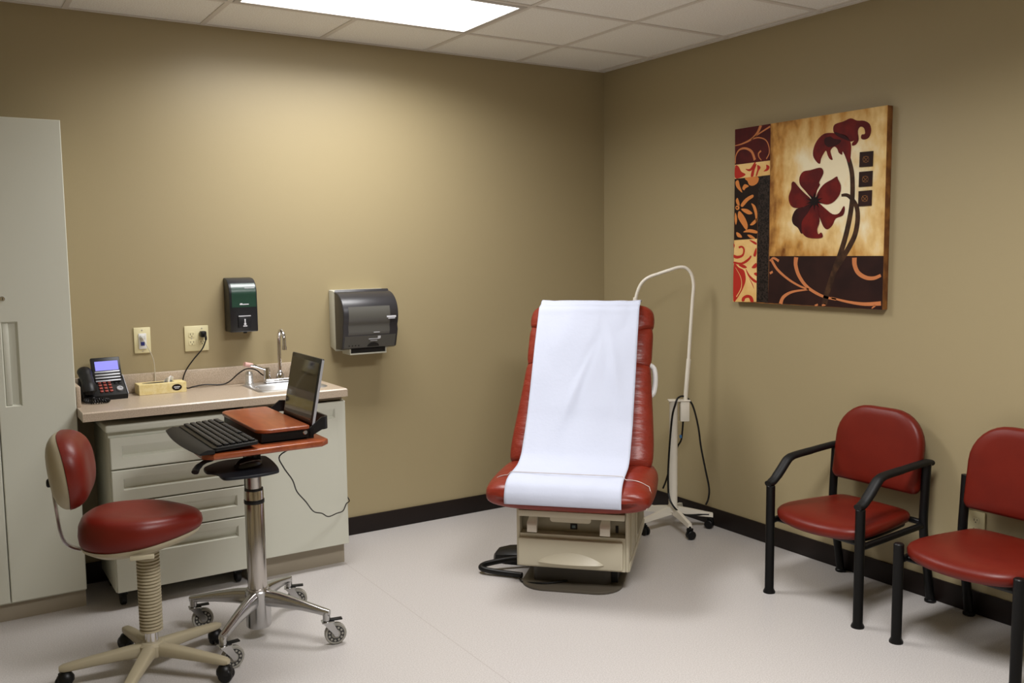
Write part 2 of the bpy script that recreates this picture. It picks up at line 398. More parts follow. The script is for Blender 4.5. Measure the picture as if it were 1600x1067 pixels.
for z0, z1 in zs:
    obj('drawer', N(holed, -hw+.004, hw-.004, z0, z1, -hw+.05, hw-.04, z1-.09, z1-.036, pf, .024, .021, .018, .008), 'cab', t)
for sx in (-1, 1):
    for y in (pf+.07, -.1):
        c = bmesh.new(); cyl(c, .03, -.012, .012, 16, T(sx*(hw-.035), y, .031) @ RY(PI/2), .003); box(c, sx*(hw-.035)-.018, sx*(hw-.035)+.018, y-.018, y+.018, .05, .076)
        obj('caster', c, 'blackrub', t)
SX0, SX1, sf = -2.488, -1.993, -.465
t = thing('sink_cabinet', 'off-white base cabinet under the sink with a plain door', 'cabinet', ((SX0+SX1)/2, 0, 0)); hw = (SX1-SX0)/2
b = bmesh.new(); box(b, -hw, -hw+.016, sf+.022, -.016, .11, .842); box(b, hw-.016, hw, sf+.022, -.016, .11, .842); box(b, -hw+.016, hw-.016, -.03, -.016, .11, .842); box(b, -hw+.016, hw-.016, sf+.022, -.03, .11, .126); obj('body', b, 'cab', t)
obj('rail', B(-hw, hw-.006, sf+.03, sf+.05, .842, .864), 'cabtoe', t); obj('side_rail', B(hw-.026, hw-.006, sf+.051, -.02, .842, .864), 'cabtoe', t)
obj('toe_kick', B(-hw, hw-.004, -.405, -.02, 0, .11), 'cabtoe', t)
obj('door', N(holed, -hw+.003, hw, .112, .838, hw-.155, hw-.055, .757, .806, sf, .02, .016, .013, .008), 'cab', t)

# sink
t = thing('sink', 'small stainless steel drop-in sink in the beige worktop', 'sink', ((SK[0]+SK[1])/2, (SK[2]+SK[3])/2, CZ)); hx, hy = (SK[1]-SK[0])/2, (SK[3]-SK[2])/2
def sink_mesh(bm):
    def ch(x0, x1, y0, y1, c): return [(x0+c, y0), (x1-c, y0), (x1, y0+c), (x1, y1-c), (x1-c, y1), (x0+c, y1), (x0, y1-c), (x0, y0+c)]
    R = [(ch(-hx, hx, -hy, hy, .03), .0005), (ch(-hx+.006, hx-.006, -hy+.006, hy-.006, .03), .006), (ch(-hx+.03, hx-.03, -hy+.03, hy-.085, .04), .004),
         (ch(-hx+.036, hx-.036, -hy+.036, hy-.091, .04), -.006), (ch(-hx+.045, hx-.045, -hy+.045, hy-.1, .045), -.13), (ch(-.03, .03, -.05, .0, .01), -.138)]
    b = bmesh.new(); V = [[b.verts.new((x, y, z)) for x, y in r] for r, z in R]
    for a, c in zip(V, V[1:]):
        for k in range(8): b.faces.new((a[k], a[(k+1) % 8], c[(k+1) % 8], c[k]))
    b.faces.new(V[-1]); merge(bm, b)
sink_t = t; obj('basin', N(sink_mesh), 'steel', t)
obj('drain', N(lathe, [(0, -.1355), (.03, -.1355), (.034, -.137), (.034, -.1378)], 20, T(0, -.025, 0)), 'chrome', t)
# faucet
FX, FY = -2.2, -.105
t = thing('faucet', 'chrome gooseneck faucet with two lever handles on the sink', 'faucet', (FX, FY, CZ+.006))
obj('base_bar', B(-.085, .085, -.022, .022, 0, .02, bev=.008, seg=3), 'chrome', t)
s = bmesh.new(); lathe(s, [(.022, .02), (.022, .035), (.014, .05), (.011, .06)], 16)
tube(s, [(0, 0, .045), (0, 0, .12), (0, 0, .2), (0, -.006, .24), (0, -.03, .268), (0, -.062, .262), (0, -.08, .238), (0, -.084, .205), (0, -.084, .185)], .0095, 12, 4)
cyl(s, .012, .172, .19, 12, T(0, -.084, 0)); obj('spout', s, 'chrome', t)
for sx in (-1, 1):
    h = bmesh.new(); lathe(h, [(.021, .02), (.021, .03), (.015, .045), (.017, .062), (.013, .078), (0, .08)], 16, T(sx*.068, 0, 0))
    if sx < 0: tube(h, [(sx*.068, 0, .066), (sx*.1, -.01, .078), (sx*.14, -.02, .094), (sx*.165, -.024, .1)], [.006, .007, .009, .01], 10, 4, flat=1.4)
    else: tube(h, [(sx*.068, 0, .066), (sx*.088, .0, .085), (sx*.108, .0, .1), (sx*.12, 0, .104)], [.006, .007, .009, .01], 10, 4, flat=1.4)
    ho = obj('handle', h, 'chrome', t)
    if sx < 0:
        k = bmesh.new(); tube(k, [(-.150, -.022, .097), (-.19, -.03, .108)], [.0125, .012], 10); obj('hot_tip', k, 'redtip', ho)
obj('air_gap_cap', N(lathe, [(0, 0), (.023, 0), (.023, .008), (.02, .012)]+[q for k in range(5) for q in ((.019, .014+k*.008), (.0205, .018+k*.008))]+[(.02, .054), (.016, .066), (0, .07)], 20, T(-.14, .13, .005)), 'steel', sink_t)

# ------------------------------------------------------------------ wall plates and cords
def plate(name, label, x0, x1, z0, z1, group=None):
    t = thing(name, label, 'outlet', ((x0+x1)/2, -.0005, (z0+z1)/2), group=group); hx, hz = (x1-x0)/2, (z1-z0)/2
    obj('cover', B(-hx, hx, -.007, 0, -hz, hz, bev=.003), 'ivory', t); return t, hx, hz
def recept(t, x, z):
    r = bmesh.new(); prism(r, rrect(-.016, .016, -.014, .014, .008), .0068, .009, .001, 1, T(x, 0, z) @ RX(PI/2)); ro = obj('receptacle', r, 'ivory', t)
    s = bmesh.new()
    for a in ((-.008, -.0055, -.002, .007), (.0055, .0075, -.001, .007), (-.002, .002, -.0095, -.0055)): box(s, x+a[0], x+a[1], -.0094, -.0085, z+a[2], z+a[3])
    obj('slots', s, 'hole', ro)
t, hx, hz = plate('data_outlet', 'ivory wall plate with a blue data jack and a pale cord', -2.882, -2.805, 1.094, 1.22)
obj('jack_insert', B(-.018, .018, -.012, -.006, -.042, .034, bev=.002), 'white', t)
obj('data_jack', B(-.009, .009, -.0135, -.011, -.025, -.007), 'blue', t)
obj('phone_jack', B(-.012, .012, -.02, -.011, .006, .026, bev=.003), 'greywhite', t)
for z in (.05, -.052): obj('screw', N(cyl, .003, .006, .0085, 10, T(0, 0, z) @ RX(PI/2)), 'steel', t)
t, hx, hz = plate('double_outlet', 'ivory two-gang power outlet with a black plug in it', -2.645, -2.528, 1.088, 1.215)
recept(t, -.024, .02); recept(t, -.024, -.02); recept(t, .026, -.02); recept(t, .026, .02)
for x in (-.024, .026): obj('screw', N(cyl, .003, .006, .0085, 10, T(x, 0, .0 if x < 0 else .05) @ RX(PI/2)), 'steel', t)
t, hx, hz = plate('wall_outlet', 'ivory power outlet low on the wall behind the armless chair', -.0385, .0385, .327, .445)
t.location = (-.0005, -2.556, .386); t.rotation_euler = (0, 0, -PI/2); recept(t, 0, .02); recept(t, 0, -.02)
t = thing('phone_cord', 'pale thin cord hanging from the data jack down behind the tissue box', 'cord', (0, 0, 0))
obj('plug', B(-2.851, -2.839, -.036, -.0212, 1.164, 1.176, bev=.002), 'greywhite', t)
obj('cable', N(tube, [(-2.845, -.035, 1.17), (-2.84, -.05, 1.15), (-2.822, -.055, 1.11), (-2.803, -.04, 1.06), (-2.797, -.026, 1.0), (-2.797, -.0255, .94), (-2.797, -.0255, .908)], .0022, 6, 5), 'whitecord', t)
t = thing('power_cord', 'black power cord plugged into the double outlet, snaking over the counter', 'cord', (0, 0, 0))
pl = bmesh.new(); box(pl, -2.574, -2.546, -.045, -.0095, 1.158, 1.188, bev=.005); tube(pl, [(-2.556, -.043, 1.17), (-2.554, -.055, 1.16), (-2.555, -.058, 1.145)], .006, 8, 3); obj('plug', pl, 'black', t)
pts = [(-2.555, -.058, 1.145)]+[tuple(ray(u, v, 1, -.05)) for u, v in ((316, 545), (302, 562), (291, 578), (286, 592))]
pts += [(-2.668, -.045, .93), (-2.655, -.06, .912)]+[tuple(ray(u, v, 1, y)) for u, v, y in ((303, 604, -.075), (320, 601, -.05), (343, 601, -.055), (357, 597, -.062), (372, 584, -.115), (383, 577, -.128), (393, 576, -.115), (402, 579, -.09), (411, 586, -.07))]
pts += [(-2.21, -.055, .915), (-2.15, -.042, .912)]
pts = [tuple(max(c, .9085) if i == 2 else c for i, c in enumerate(p)) for p in pts]
obj('cable', N(tube, pts, .0033, 8, 5), 'black', t)

# ------------------------------------------------------------------ phone
def phone():
    t = thing('desk_phone', 'black desk phone with lit display and handset on the counter', 'phone', (-3.045, -.15, CZ), .06)
    # wedge body (side profile in y/z)
    prof = [(-.03, 0), (.085, 0), (.085, .055), (.07, .10), (-.03, .022)]
    mx = Matrix(((0, 0, 1, 0), (1, 0, 0, 0), (0, 1, 0, 0), (0, 0, 0, 1)))
    obj('body', N(prism, prof, -.10, .095, .004, 2, mx), 'black', t)
    # sloped front face frame: origin at lower front edge, a = slope
    a = math.atan2(.078, .10); S = T(0, -.03, .022) @ RX(a)
    L = .127
    obj('side_trim', B(.0945, .0975, 0, L, -.02, .003, mx=S), 'silver', t)
    dp = T(0, .05, .092) @ RX(math.radians(66))
    db = obj('display_housing', B(-.04, .088, -.008, .1, -.008, .012, bev=.004, mx=dp), 'black', t)
    obj('display', B(-.025, .077, .035, .08, .012, .0134, mx=dp), 'lcd', db)
    k = bmesh.new()
    for r in range(4): box(k, -.03, .08, .012-r*.0145+.012, .012-r*.0145+.019, .011, .0145, bev=.001, mx=dp if r < 2 else dp)
    obj('line_keys', k, 'silver', t, kind='stuff')
    ks = bmesh.new(); box(ks, -.03, .085, .098, .103, .0, .006, mx=S)
    obj('trim_bar', ks, 'silver', t)
    k = bmesh.new()
    for r in range(4):
        for c in range(3): box(k, -.022+c*.021, -.008+c*.021, .02+r*.019, .031+r*.019, .0, .006, bev=.0015, mx=S)
    obj('number_keys', k, 'keyred', t, kind='stuff')
    k = bmesh.new()
    for r in range(2):
        for c in range(2): box(k, .048+c*.018, .062+c*.018, .07+r*.012, .077+r*.012, 0, .004, bev=.001, mx=S)
    obj('function_keys', k, 'darkgrey', t, kind='stuff')
    nv = bmesh.new(); lathe(nv, [(.0, .004), (.006, .004), (.007, .007), (.014, .007), (.015, 0)], 20, S @ T(.066, .035, 0)); obj('navigation_key', nv, 'silver', t)
    h = bmesh.new(); pts = [(-.072, .0, .018), (-.072, .012, .03), (-.072, .05, .034), (-.072, .09, .034), (-.072, .13, .032), (-.072, .145, .016)]
    tube(h, pts, [.017, .025, .026, .024, .024, .026, .026, .017], 16, 4, flat=1.2, mx=S); obj('handset', h, 'black', t)
    c = bmesh.new(); base = catmull([(-.085, -.035, .012), (-.1, -.07, .012), (-.085, -.115, .011), (-.045, -.13, .011), (-.012, -.115, .011), (-.02, -.09, .011), (-.05, -.075, .012), (-.06, -.05, .013)], 14)
    coil = []
    for i, p in enumerate(base):
        d = (base[min(i+1, len(base)-1)]-base[max(i-1, 0)]).normalized(); sd = Vector((-d.y, d.x, 0)); q = i*1.9
        coil.append(p+sd*math.cos(q)*.007+Vector((0, 0, 1))*math.sin(q)*.007)
    tube(c, coil, .0032, 6, 3); obj('coiled_cord', c, 'black', t)
phone()
t = thing('tissue_box', 'yellow patterned tissue box with a black oval on the counter', 'tissue box', (-2.784, -.08, CZ), .01)
obj('carton', B(-.109, .109, -.052, .05, 0, .05, bev=.0015, seg=1), 'tissuebox', t)
obj('slot', N(prism, [(.075*math.cos(a), .02*math.sin(a)) for a in [2*PI*k/28 for k in range(28)]], .0496, .0503, 0, 1, T(-.01, .0, 0)), 'hole', t)
obj('oval_badge', N(prism, [(.023*math.cos(a), .0155*math.sin(a)) for a in [2*PI*k/28 for k in range(28)]], .0522, .0528, 0, 1, T(.064, 0, .026) @ RX(PI/2)), 'pblack', t)
mk = bmesh.new(); box(mk, .05, .078, -.0534, -.0528, .026, .030); box(mk, .054, .074, -.0534, -.0528, .02, .0225); obj('badge_print', mk, 'mark', t)
def tissue(bm):
    rows = []
    for i in range(9):
        v = i/8; rows.append([(.012+(.0+.042*u)*(1-.25*v)+.014*v, -.004+.012*math.sin(u*9+v*2)*(1-.4*v)-.01*v, .046+.034*v*(1-.5*abs(u-.62))) for u in [k/12 for k in range(13)]])
    loft(bm, rows, caps=False, closed=False)
ts = obj('tissue', N(tissue), 'tissue', t); sm = ts.modifiers.new('thick', 'SOLIDIFY'); sm.thickness = .0008

# ------------------------------------------------------------------ dispensers
YZ = Matrix(((0, 0, 1, 0), (1, 0, 0, 0), (0, 1, 0, 0), (0, 0, 0, 1)))      # prism outline (y,z), extruded along x
def arc(cy, cz, r, a0, a1, n=8): return [(cy+r*math.cos(math.radians(a0+(a1-a0)*k/n)), cz+r*math.sin(math.radians(a0+(a1-a0)*k/n))) for k in range(n+1)]
t = thing('soap_dispenser', 'narrow black and green soap dispenser on the wall above the sink', 'soap dispenser', (-2.372, 0, 1.178))
w = .07
prof = [(-.001, .0), (-.095, .0), (-.1, .006), (-.1, .15)]+arc(-.02, .19, .08, 190, 92, 10)+[(-.001, .272)]
obj('cover', N(prism, prof, -w, w, .004, 2, YZ), 'soapblk', t)
prof2 = [(-.06, .125), (-.1006, .125), (-.1006, .15)]+[(y*1.0-.0008, z+.0005) for y, z in arc(-.02, .19, .08, 190, 138, 10)]+[(-.05, .2)]
obj('window', N(prism, prof2, -w+.012, w-.006, .0, 1, YZ), 'green', t)
obj('push_bar', B(-.032, .034, -.1075, -.098, .02, .085, bev=.004), 'soapblk', t)
obj('push_bar_edge', B(-.03, .032, -.109, -.1065, .079, .083), 'mark', t)
k = bmesh.new(); box(k, -.001, .005, -.1085, -.1074, .045, .066, bev=.0004); box(k, -.0035, .0075, -.1085, -.1074, .036, .045); box(k, -.008, .012, -.1085, -.1074, .028, .033)
obj('drop_symbol', k, 'mark', t)
k = bmesh.new(); box(k, -.02, .026, -.1016, -.1005, .137, .1415); box(k, -.018, -.006, -.1016, -.1005, .1415, .145); obj('brand_print', k, 'mark', t)
k = bmesh.new(); box(k, .008, .058, -.0966, -.0956, .219, .2225, mx=I4); obj('maker_print', k, 'mark', t)
obj('nozzle', N(cyl, .01, -.008, .002, 12, T(.01, -.075, 0)), 'soapblk', t)

t = thing('towel_dispenser', 'wide smoked-plastic paper towel dispenser on the wall', 'towel dispenser', (-1.727, 0, 1.035))
w = .158
obj('back_case', N(prism, [(-.001, .03), (-.075, .01), (-.085, .05), (-.085, .325), (-.06, .333), (-.001, .336)], -w+.002, w-.002, .004, 2, YZ), 'dispgrey', t)
prof = [(-.086, .02), (-.15, .022), (-.172, .03), (-.2, .12)]+arc(-.088, .205, .122, 208, 92, 14)+[(-.086, .338)]
cv = obj('cover', N(prism, prof, -w, w, .006, 3, YZ), 'smoke', t)
prof2 = [(-.12, .1), (-.1938, .1), (-.2005, .12)]+[(y-.0009, z+.0004) for y, z in arc(-.088, .205, .122, 208, 158, 10)]+[(-.12, .24)]
obj('window', N(prism, prof2, -w+.03, w-.05, 0, 1, YZ), 'smokeclear', cv)
prof3 = [(-.12, .03), (-.1727, .03), (-.1935, .095), (-.12, .095)]
obj('lower_panel', N(prism, prof3, -w+.012, w-.012, 0, 1, YZ), 'smokeclear', cv)
sl = math.atan2(.0213, .068)
FS = T(0, -.173, .0305) @ RX(PI/2-sl*-1)      # frame on the lower sloped face: x right, y up the slope, z outwards
nt_ = bmesh.new(); prism(nt_, [(.034*math.cos(a), .024*math.sin(a)) for a in [PI*k/16 for k in range(17)]], -.004, .0012, 0, 1, FS @ T(.02, .004, 0)); obj('pull_notch', nt_, 'hole', cv)
k = bmesh.new()
for i in range(4): cyl(k, .0035, 0, .0016, 10, FS @ T(-.118+.018*i, .013, 0))
obj('indicator_lights', k, 'hole', cv)
k = bmesh.new()
for a in ((-.01, .052, .046, .0485), (.042, .058, .048, .062), (0, .04, .036, .038), (.015, .05, .083, .086)): box(k, a[0], a[1], a[2], a[3], .0, .0016, mx=FS)
obj('brand_print', k, 'mark', cv)
k = bmesh.new(); box(k, .088, .142, -.2116, -.2104, .188, .197); box(k, .096, .136, -.2116, -.2104, .181, .1845); obj('maker_print', k, 'mark', cv)
tl = bmesh.new(); box(tl, -.1, .1, -.15, -.06, .0, .024); tl2 = obj('paper_slot', tl, 'hole', t)
k = bmesh.new(); box(k, -.106, .106, -.158, -.05, -.008, 0, bev=.002); box(k, -.106, -.1, -.155, -.05, 0, .025); box(k, .1, .106, -.155, -.05, 0, .025); obj('paper_guide', k, 'dispgrey', t)

# ------------------------------------------------------------------ computer cart
CC = (-2.645, -1.085)
TZ = .835
t = thing('computer_cart', 'wheeled computer cart with cherry top, black riser and steel column', 'cart', (CC[0], CC[1], 0))
tx0, tx1, ty0, ty1 = -2.892-CC[0], -2.402-CC[0], -1.325-CC[1], -.72-CC[1]
def chamf(x0, x1, y0, y1, c): return [(x0+c, y0), (x1-c, y0), (x1, y0+c), (x1, y1-c), (x1-c, y1), (x0+c, y1), (x0, y1-c), (x0, y0+c)]
obj('table_top', N(prism, chamf(tx0, tx1, ty0, ty1, .035), TZ-.024, TZ, .006, 3), 'cherry', t)
cbm = bmesh.new(); lathe(cbm, [(0, .05), (.046, .05), (.05, .055), (.05, .2), (.046, .205), (0, .205)], 28); hub = obj('hub', cbm, 'alu', t)
cbm = bmesh.new(); lathe(cbm, [(.044, .2), (.044, .212), (.0385, .214), (.0385, .615), (.036, .62), (0, .62)], 28); obj('column', cbm, 'colmetal', t)
obj('collar', N(lathe, [(.0395, .565), (.0405, .567), (.0405, .58), (.0395, .582)], 28), 'black', t)
obj('upper_column', N(cyl, .031, .615, TZ-.024, 26), 'colmetal', t)
obj('collar', N(lathe, [(.032, .618), (.037, .618), (.037, .626), (.032, .626)], 28), 'black', t)
obj('mount_plate', B(-.08, .08, -.08, .12, TZ-.034, TZ-.024, bev=.003), 'black', t)
def caster(parent, x, y, swivel):
    mx = T(x, y, 0) @ RZ(swivel)
    st = bmesh.new(); cyl(st, .015, .1, .138, 14, mx, .003); stem = obj('caster', st, 'alu', parent)
    f = bmesh.new()
    for s in (-1, 1): prism(f, [(-.018, .098), (.022, .098), (.046, .05), (.042, .036), (.03, .036), (.022, .05)], s*.0185-.0018, s*.0185+.0018, 0, 1, mx @ Matrix(((1, 0, 0, 0), (0, 0, -1, 0), (0, 1, 0, 0), (0, 0, 0, 1))))
    box(f, -.02, .03, -.02, .02, .094, .1, bev=.002, mx=mx); obj('fork', f, 'alu', stem)
    obj('brake_pedal', B(.01, .062, -.012, .012, .1, .106, bev=.002, mx=mx), 'black', stem)
    wx = mx @ T(.034, 0, .0445) @ RX(PI/2)
    obj('wheel', N(lathe, [(.026, -.011), (.041, -.012), (.044, -.008), (.044, .008), (.041, .012), (.026, .011)], 26, wx), 'wheel', stem)
    h = bmesh.new(); cyl(h, .018, -.013, .013, 18, wx)
    for i in range(11): cyl(h, .0046, -.0135, .0135, 8, wx @ RZ(2*PI*i/11) @ T(.0265, 0, 0))
    obj('wheel_hub', h, 'wheel', stem)
    ring = bmesh.new(); lathe(ring, [(.018, -.0118), (.034, -.0122), (.034, .0122), (.018, .0118)], 24, wx); obj('wheel_disc', ring, 'wheeldark', stem)
for sx, sy, sw in ((-1, 1, -.1), (1, 1, -.3), (1, -1, -.2), (-1, -1, .1)):
    ex, ey = sx*.205, sy*.228; l = bmesh.new(); rings = []
    a = math.atan2(ey, ex); L = math.hypot(ex, ey)
    for s, z, hh, ww in ((.035, .172, .034, .024), (.1, .168, .03, .021), (.2, .155, .021, .017), (.27, .142, .016, .015), (L-.012, .137, .015, .015), (L+.014, .134, .012, .011)):
        rings.append([(s, ww*math.copysign(abs(math.cos(q))**.7, math.cos(q)), z+hh*math.copysign(abs(math.sin(q))**.7, math.sin(q))) for q in [2*PI*k/16 for k in range(16)]])
    loft(l, rings, mx=RZ(a)); obj('leg', l, 'alu', t); caster(t, ex, ey, sw)
# riser: hollow black box, cherry lid, band behind the screen
rx0, rx1, ry0, ry1 = -2.655-CC[0], -2.475-CC[0], -1.25-CC[1], -.72-CC[1]
RZH = .877
r = bmesh.new(); box(r, rx0, rx1, ry0, ry1, TZ, TZ+.006)
for a in ((rx0, rx0+.008, ry0, ry1), (rx0+.008, rx1+.03, ry0, ry0+.008), (rx0+.008, rx1+.03, ry1-.008, ry1)): box(r, *a, TZ+.001, RZH-.002)
obj('riser_box', r, 'blackmetal', t)
obj('riser_lid', N(prism, rrect(rx0-.016, rx1+.012, ry0-.012, ry1+.014, [.012, .05, .05, .012], 6), RZH-.002, RZH+.014, .005, 3), 'cherry', t)
bd = bmesh.new(); x0, x1, y0, y1, q = rx1+.01, tx1+.022, ry0+.004, ry1-.004, .03
path = [(x0, y0), (x1-q, y0)]+[(x1-q+q*math.sin(a), y0+q-q*math.cos(a)) for a in (.4, .8, 1.2)]+[(x1, y0+q), (x1, y1-q)]+[(x1-q+q*math.cos(a), y1-q+q*math.sin(a)) for a in (.4, .8, 1.2)]+[(x1-q, y1), (x0, y1)]
ringsA = []
for i, (x, y) in enumerate(path):
    dx, dy = Vector(path[min(i+1, len(path)-1)])-Vector(path[max(i-1, 0)]); n_ = Vector((dy, -dx)).normalized()*.004
    lo, hi = (TZ+.004, RZH-.004) if i in (0, len(path)-1) else (TZ+.03, TZ+.08)
    ringsA.append([(x+n_.x, y+n_.y, lo), (x+n_.x, y+n_.y, hi), (x-n_.x, y-n_.y, hi), (x-n_.x, y-n_.y, lo)])
loft(bd, ringsA); obj('screen_band', bd, 'black', t)
k = bmesh.new(); cyl(k, .0095, -.006, .004, 16, T(rx1-.005, ry0, TZ+.027) @ RX(PI/2), .002); obj('riser_lock', k, 'chrome', t)
lv = bmesh.new(); tube(lv, [(tx0+.045, ty0+.07, TZ-.034), (tx0+.01, ty0+.05, TZ-.036), (tx0-.02, ty0+.02, TZ-.045), (tx0-.035, ty0+.0, TZ-.058)], [.007, .008, .01, .011], 10, 4, flat=1.3); obj('height_lever', lv, 'black', t)
# pull-out mouse tray
MZ = .742
out = [tuple(ray(u, v, 2, MZ))[:2] for u, v in ((318, 731), (325, 726.5), (346, 719.5), (380, 715), (410, 711.5), (420, 714.5), (430, 723), (436, 732), (432, 735.5), (405, 741), (372, 745), (352, 746.5), (345, 744), (340, 739.5), (332, 737.5), (322, 736.5))]
out = [(x-CC[0], y-CC[1], 0) for x, y in out]
ol = [(p.x, p.y) for p in catmull(out, 4, True)]
mt = obj('mouse_tray', N(prism, ol, MZ-.012, MZ, .004, 3), 'tray', t)
obj('tray_arm', B(-.012, .012, -.075, -.032, MZ-.012, TZ-.034, bev=.003), 'black', t)
# laptop
t = thing('laptop', 'open black laptop with its screen standing behind the cherry riser lid', 'laptop', (CC[0], CC[1], TZ+.0065))
lx = -2.447-CC[0]; ly0, ly1 = -1.243-CC[1], -.895-CC[1]
obj('base', B(rx0+.01, lx-.01, ly0+.006, ly1-.0, 0, .022, bev=.004), 'black', t)
S = T(lx, 0, .03) @ RY(math.radians(11))
lid = obj('screen_lid', B(-.006, .008, ly0, ly1, -.012, .281, bev=.005, mx=S), 'blackgloss', t)
obj('screen', B(-.0072, -.0058, ly0+.014, ly1-.014, .03, .262, mx=S), 'screen', lid)
obj('hinge', B(lx-.012, lx+.004, ly0+.04, ly1-.04, .008, .03, bev=.004), 'black', t)
obj('edge_trim', B(-.004, .006, ly0-.0015, ly0+.001, .0, .276, mx=S), 'silver', lid)
# keyboard
kb = [ray(u, v, 2, z) for u, v, z in ((268, 668.5, TZ+.02), (332, 656, TZ+.034), (376, 686, TZ+.034), (317, 706.5, TZ+.02))]
t = thing('keyboard', 'black keyboard with a glossy wrist rest lying on the cherry cart top', 'keyboard', (-2.815, -1.04, TZ), 0)
KX0, KX1, KY0, KY1 = -.112, .128, -.285, .27
tilt = RY(-math.radians(3.2)); K = T(0, 0, .012) @ tilt
b_ = bmesh.new(); prism(b_, rrect(KX0+.07, KX1, KY0, KY1, .012), -.002, .012, .003, 2, K); obj('case', b_, 'black', t)
wr = bmesh.new(); rings = []
for i in range(15):
    f = i/14; y = KY0-.004+(KY1-KY0+.008)*f; bow = .018*(1-(2*f-1)**2)
    x0_, x1_ = KX0-.0+.02-bow*1.1, KX0+.074
    rings.append([(x0_, y, .001), (x0_-.003, y, .006), (x0_+.012, y, .013), ((x0_+x1_)/2, y, .018), (x1_, y, .016), (x1_, y, .001)])
loft(wr, rings); obj('wrist_rest', wr, 'blackrub', t)
k = bmesh.new()
for r in range(6):
    xk = KX0+.088+r*.0245
    for c in range(22):
        yk = KY0+.014+c*.0242
        if c in (6, 17) and r == 5: continue
        box(k, xk, xk+.0195, yk, yk+.0195, .012, .0195, bev=.0015, seg=1, mx=K)
obj('keys', k, 'darkgrey', t, kind='stuff')
# mouse
mp = ray(388, 726, 2, MZ+.004)
t = thing('mouse', 'small black computer mouse on the cart mouse tray', 'mouse', (mp.x, mp.y, MZ+.0005), .35)
ms = bmesh.new(); rings = []
for i in range(13):
    f = i/12; x = -.055+.11*f; wv = .033*max(.12, math.sin(PI*(.08+.84*f)))**.55; h = .036*max(.15, math.sin(PI*(.1+.82*f**.8)))**.7
    rings.append([(x, wv*math.cos(q), max(0, h*math.sin(q))) for q in [PI*k/12 for k in range(13)]])
loft(ms, rings); obj('shell', ms, 'blackgloss', t)
st = bmesh.new(); tube(st, [(-.052, -.018, .017), (-.02, -.029, .023), (.02, -.0295, .021), (.05, -.02, .014)], .0018, 6, 5); obj('silver_stripe', st, 'silver', t)
obj('scroll_wheel', N(cyl, .008, -.003, .003, 12, T(.03, 0, .03) @ RX(PI/2)), 'darkgrey', t)
# cart cable
cp = [(-2.5, -1.2, TZ-.035)]+[tuple(ray(u, v, 1, y)) for u, v, y in ((437, 712, -1.2), (443, 730, -1.15), (457, 750, -1.07), (464, 768, -1.0), (478, 784, -.93), (490, 799, -.84), (503, 802, -.76), (513, 807, -.7), (526, 802, -.62), (536, 798, -.55), (541, 787, -.5))]
cp += [(SX1+.006, -.468, .33), (SX1+.005, -.43, .35), (SX1+.005, -.3, .38), (SX1+.005, -.06, .4)]
tag(obj('cart_cable', N(tube, cp, .0028, 8, 5), 'black'), 'thin black cable hanging from the cart top to the cabinet edge', 'cord')

# ------------------------------------------------------------------ stool
SC = (-3.08, -1.19)
t = thing('exam_stool', 'red vinyl rolling stool with small backrest and beige five-star base', 'stool', (SC[0], SC[1], 0))
obj('hub', N(lathe, [(0, .075), (.042, .075), (.048, .085), (.048, .118), (.036, .128), (0, .128)], 24), 'beige2', t)
for k in range(5):
    a = math.radians(170-72*k); l = bmesh.new(); rings = []
    for s, z, hh, ww in ((.03, .1, .026, .024), (.1, .096, .022, .023), (.2, .088, .018, .02), (.28, .08, .015, .018), (.305, .078, .013, .016), (.318, .077, .008, .01)):
        rings.append([(s, ww*math.copysign(abs(math.cos(q))**.55, math.cos(q)), z+hh*math.copysign(abs(math.sin(q))**.55, math.sin(q))) for q in [2*PI*j/16 for j in range(16)]])
    loft(l, rings, mx=RZ(a)); leg = obj('leg', l, 'beige2', t)
    c = bmesh.new(); cx, cy = .292*math.cos(a), .292*math.sin(a); sw = random.uniform(0, 6.28) if k not in (0, 3) else (2.6 if k == 0 else -.6)
    mx = T(cx, cy, 0) @ RZ(sw)
    for s in (-1, 1): cyl(c, .0265, -.009, .009, 18, mx @ T(.012, s*.013, .0268) @ RX(PI/2), .004)
    box(c, -.008, .03, -.006, .006, .025, .058, mx=mx); lathe(c, [(.03, .03), (.03, .045), (.02, .06), (.008, .066), (.008, .07)], 14, mx @ T(.006, 0, 0))
    obj('caster', c, 'black', leg)
obj('gas_lift', N(cyl, .024, .12, .2, 20), 'chrome', t)
pr = [(.03, .17)]
for i in range(26): pr += [(.0415, .172+i*.0125), (.0415, .1775+i*.0125), (.0345, .179+i*.0125), (.0345, .1825+i*.0125)]
pr += [(.038, .498), (.02, .498)]
obj('bellows', N(lathe, pr, 28), 'beige2', t)
def seat_outline(scale=1.0, n=48):
    out = []
    for i in range(n):
        a = 2*PI*i/n; c, s = math.cos(a), math.sin(a)
        x = .212*c*scale; wy = .19*(1-.34*max(0, c)**1.3)*math.copysign(abs(s)**.82, s)*scale
        out.append((x, wy))
    return out
SR = RZ(math.radians(-14)); SZ = .525
base_r = []
for sc, z in ((.55, SZ-.035), (.82, SZ-.03), (.96, SZ-.012), (.98, SZ)): base_r.append([(x, y, z+.032*max(0, (x+.1)/.3)) for x, y in seat_outline(sc)])
sb = bmesh.new(); loft(sb, base_r, mx=SR @ T(-.015, 0, 0)); obj('seat_shell', sb, 'beige2', t)
obj('latch_tab', B(-.045, .035, -.165, -.15, SZ-.02, SZ-.006, bev=.002, mx=SR @ T(-.0, -.038, 0)), 'beige', t)
sr = []
def seat_z(x, y, h):                      # thick raised rear, dished middle, nose falling away
    lo = .032*max(0, (x+.1)/.3); top = .112+.006*math.exp(-((x+.13)/.08)**2)-.022*math.exp(-((x-.05)/.085)**2-(y/.11)**2)-.026*max(0, (x-.02)/.2)**2
    return lo+(top-lo)*h
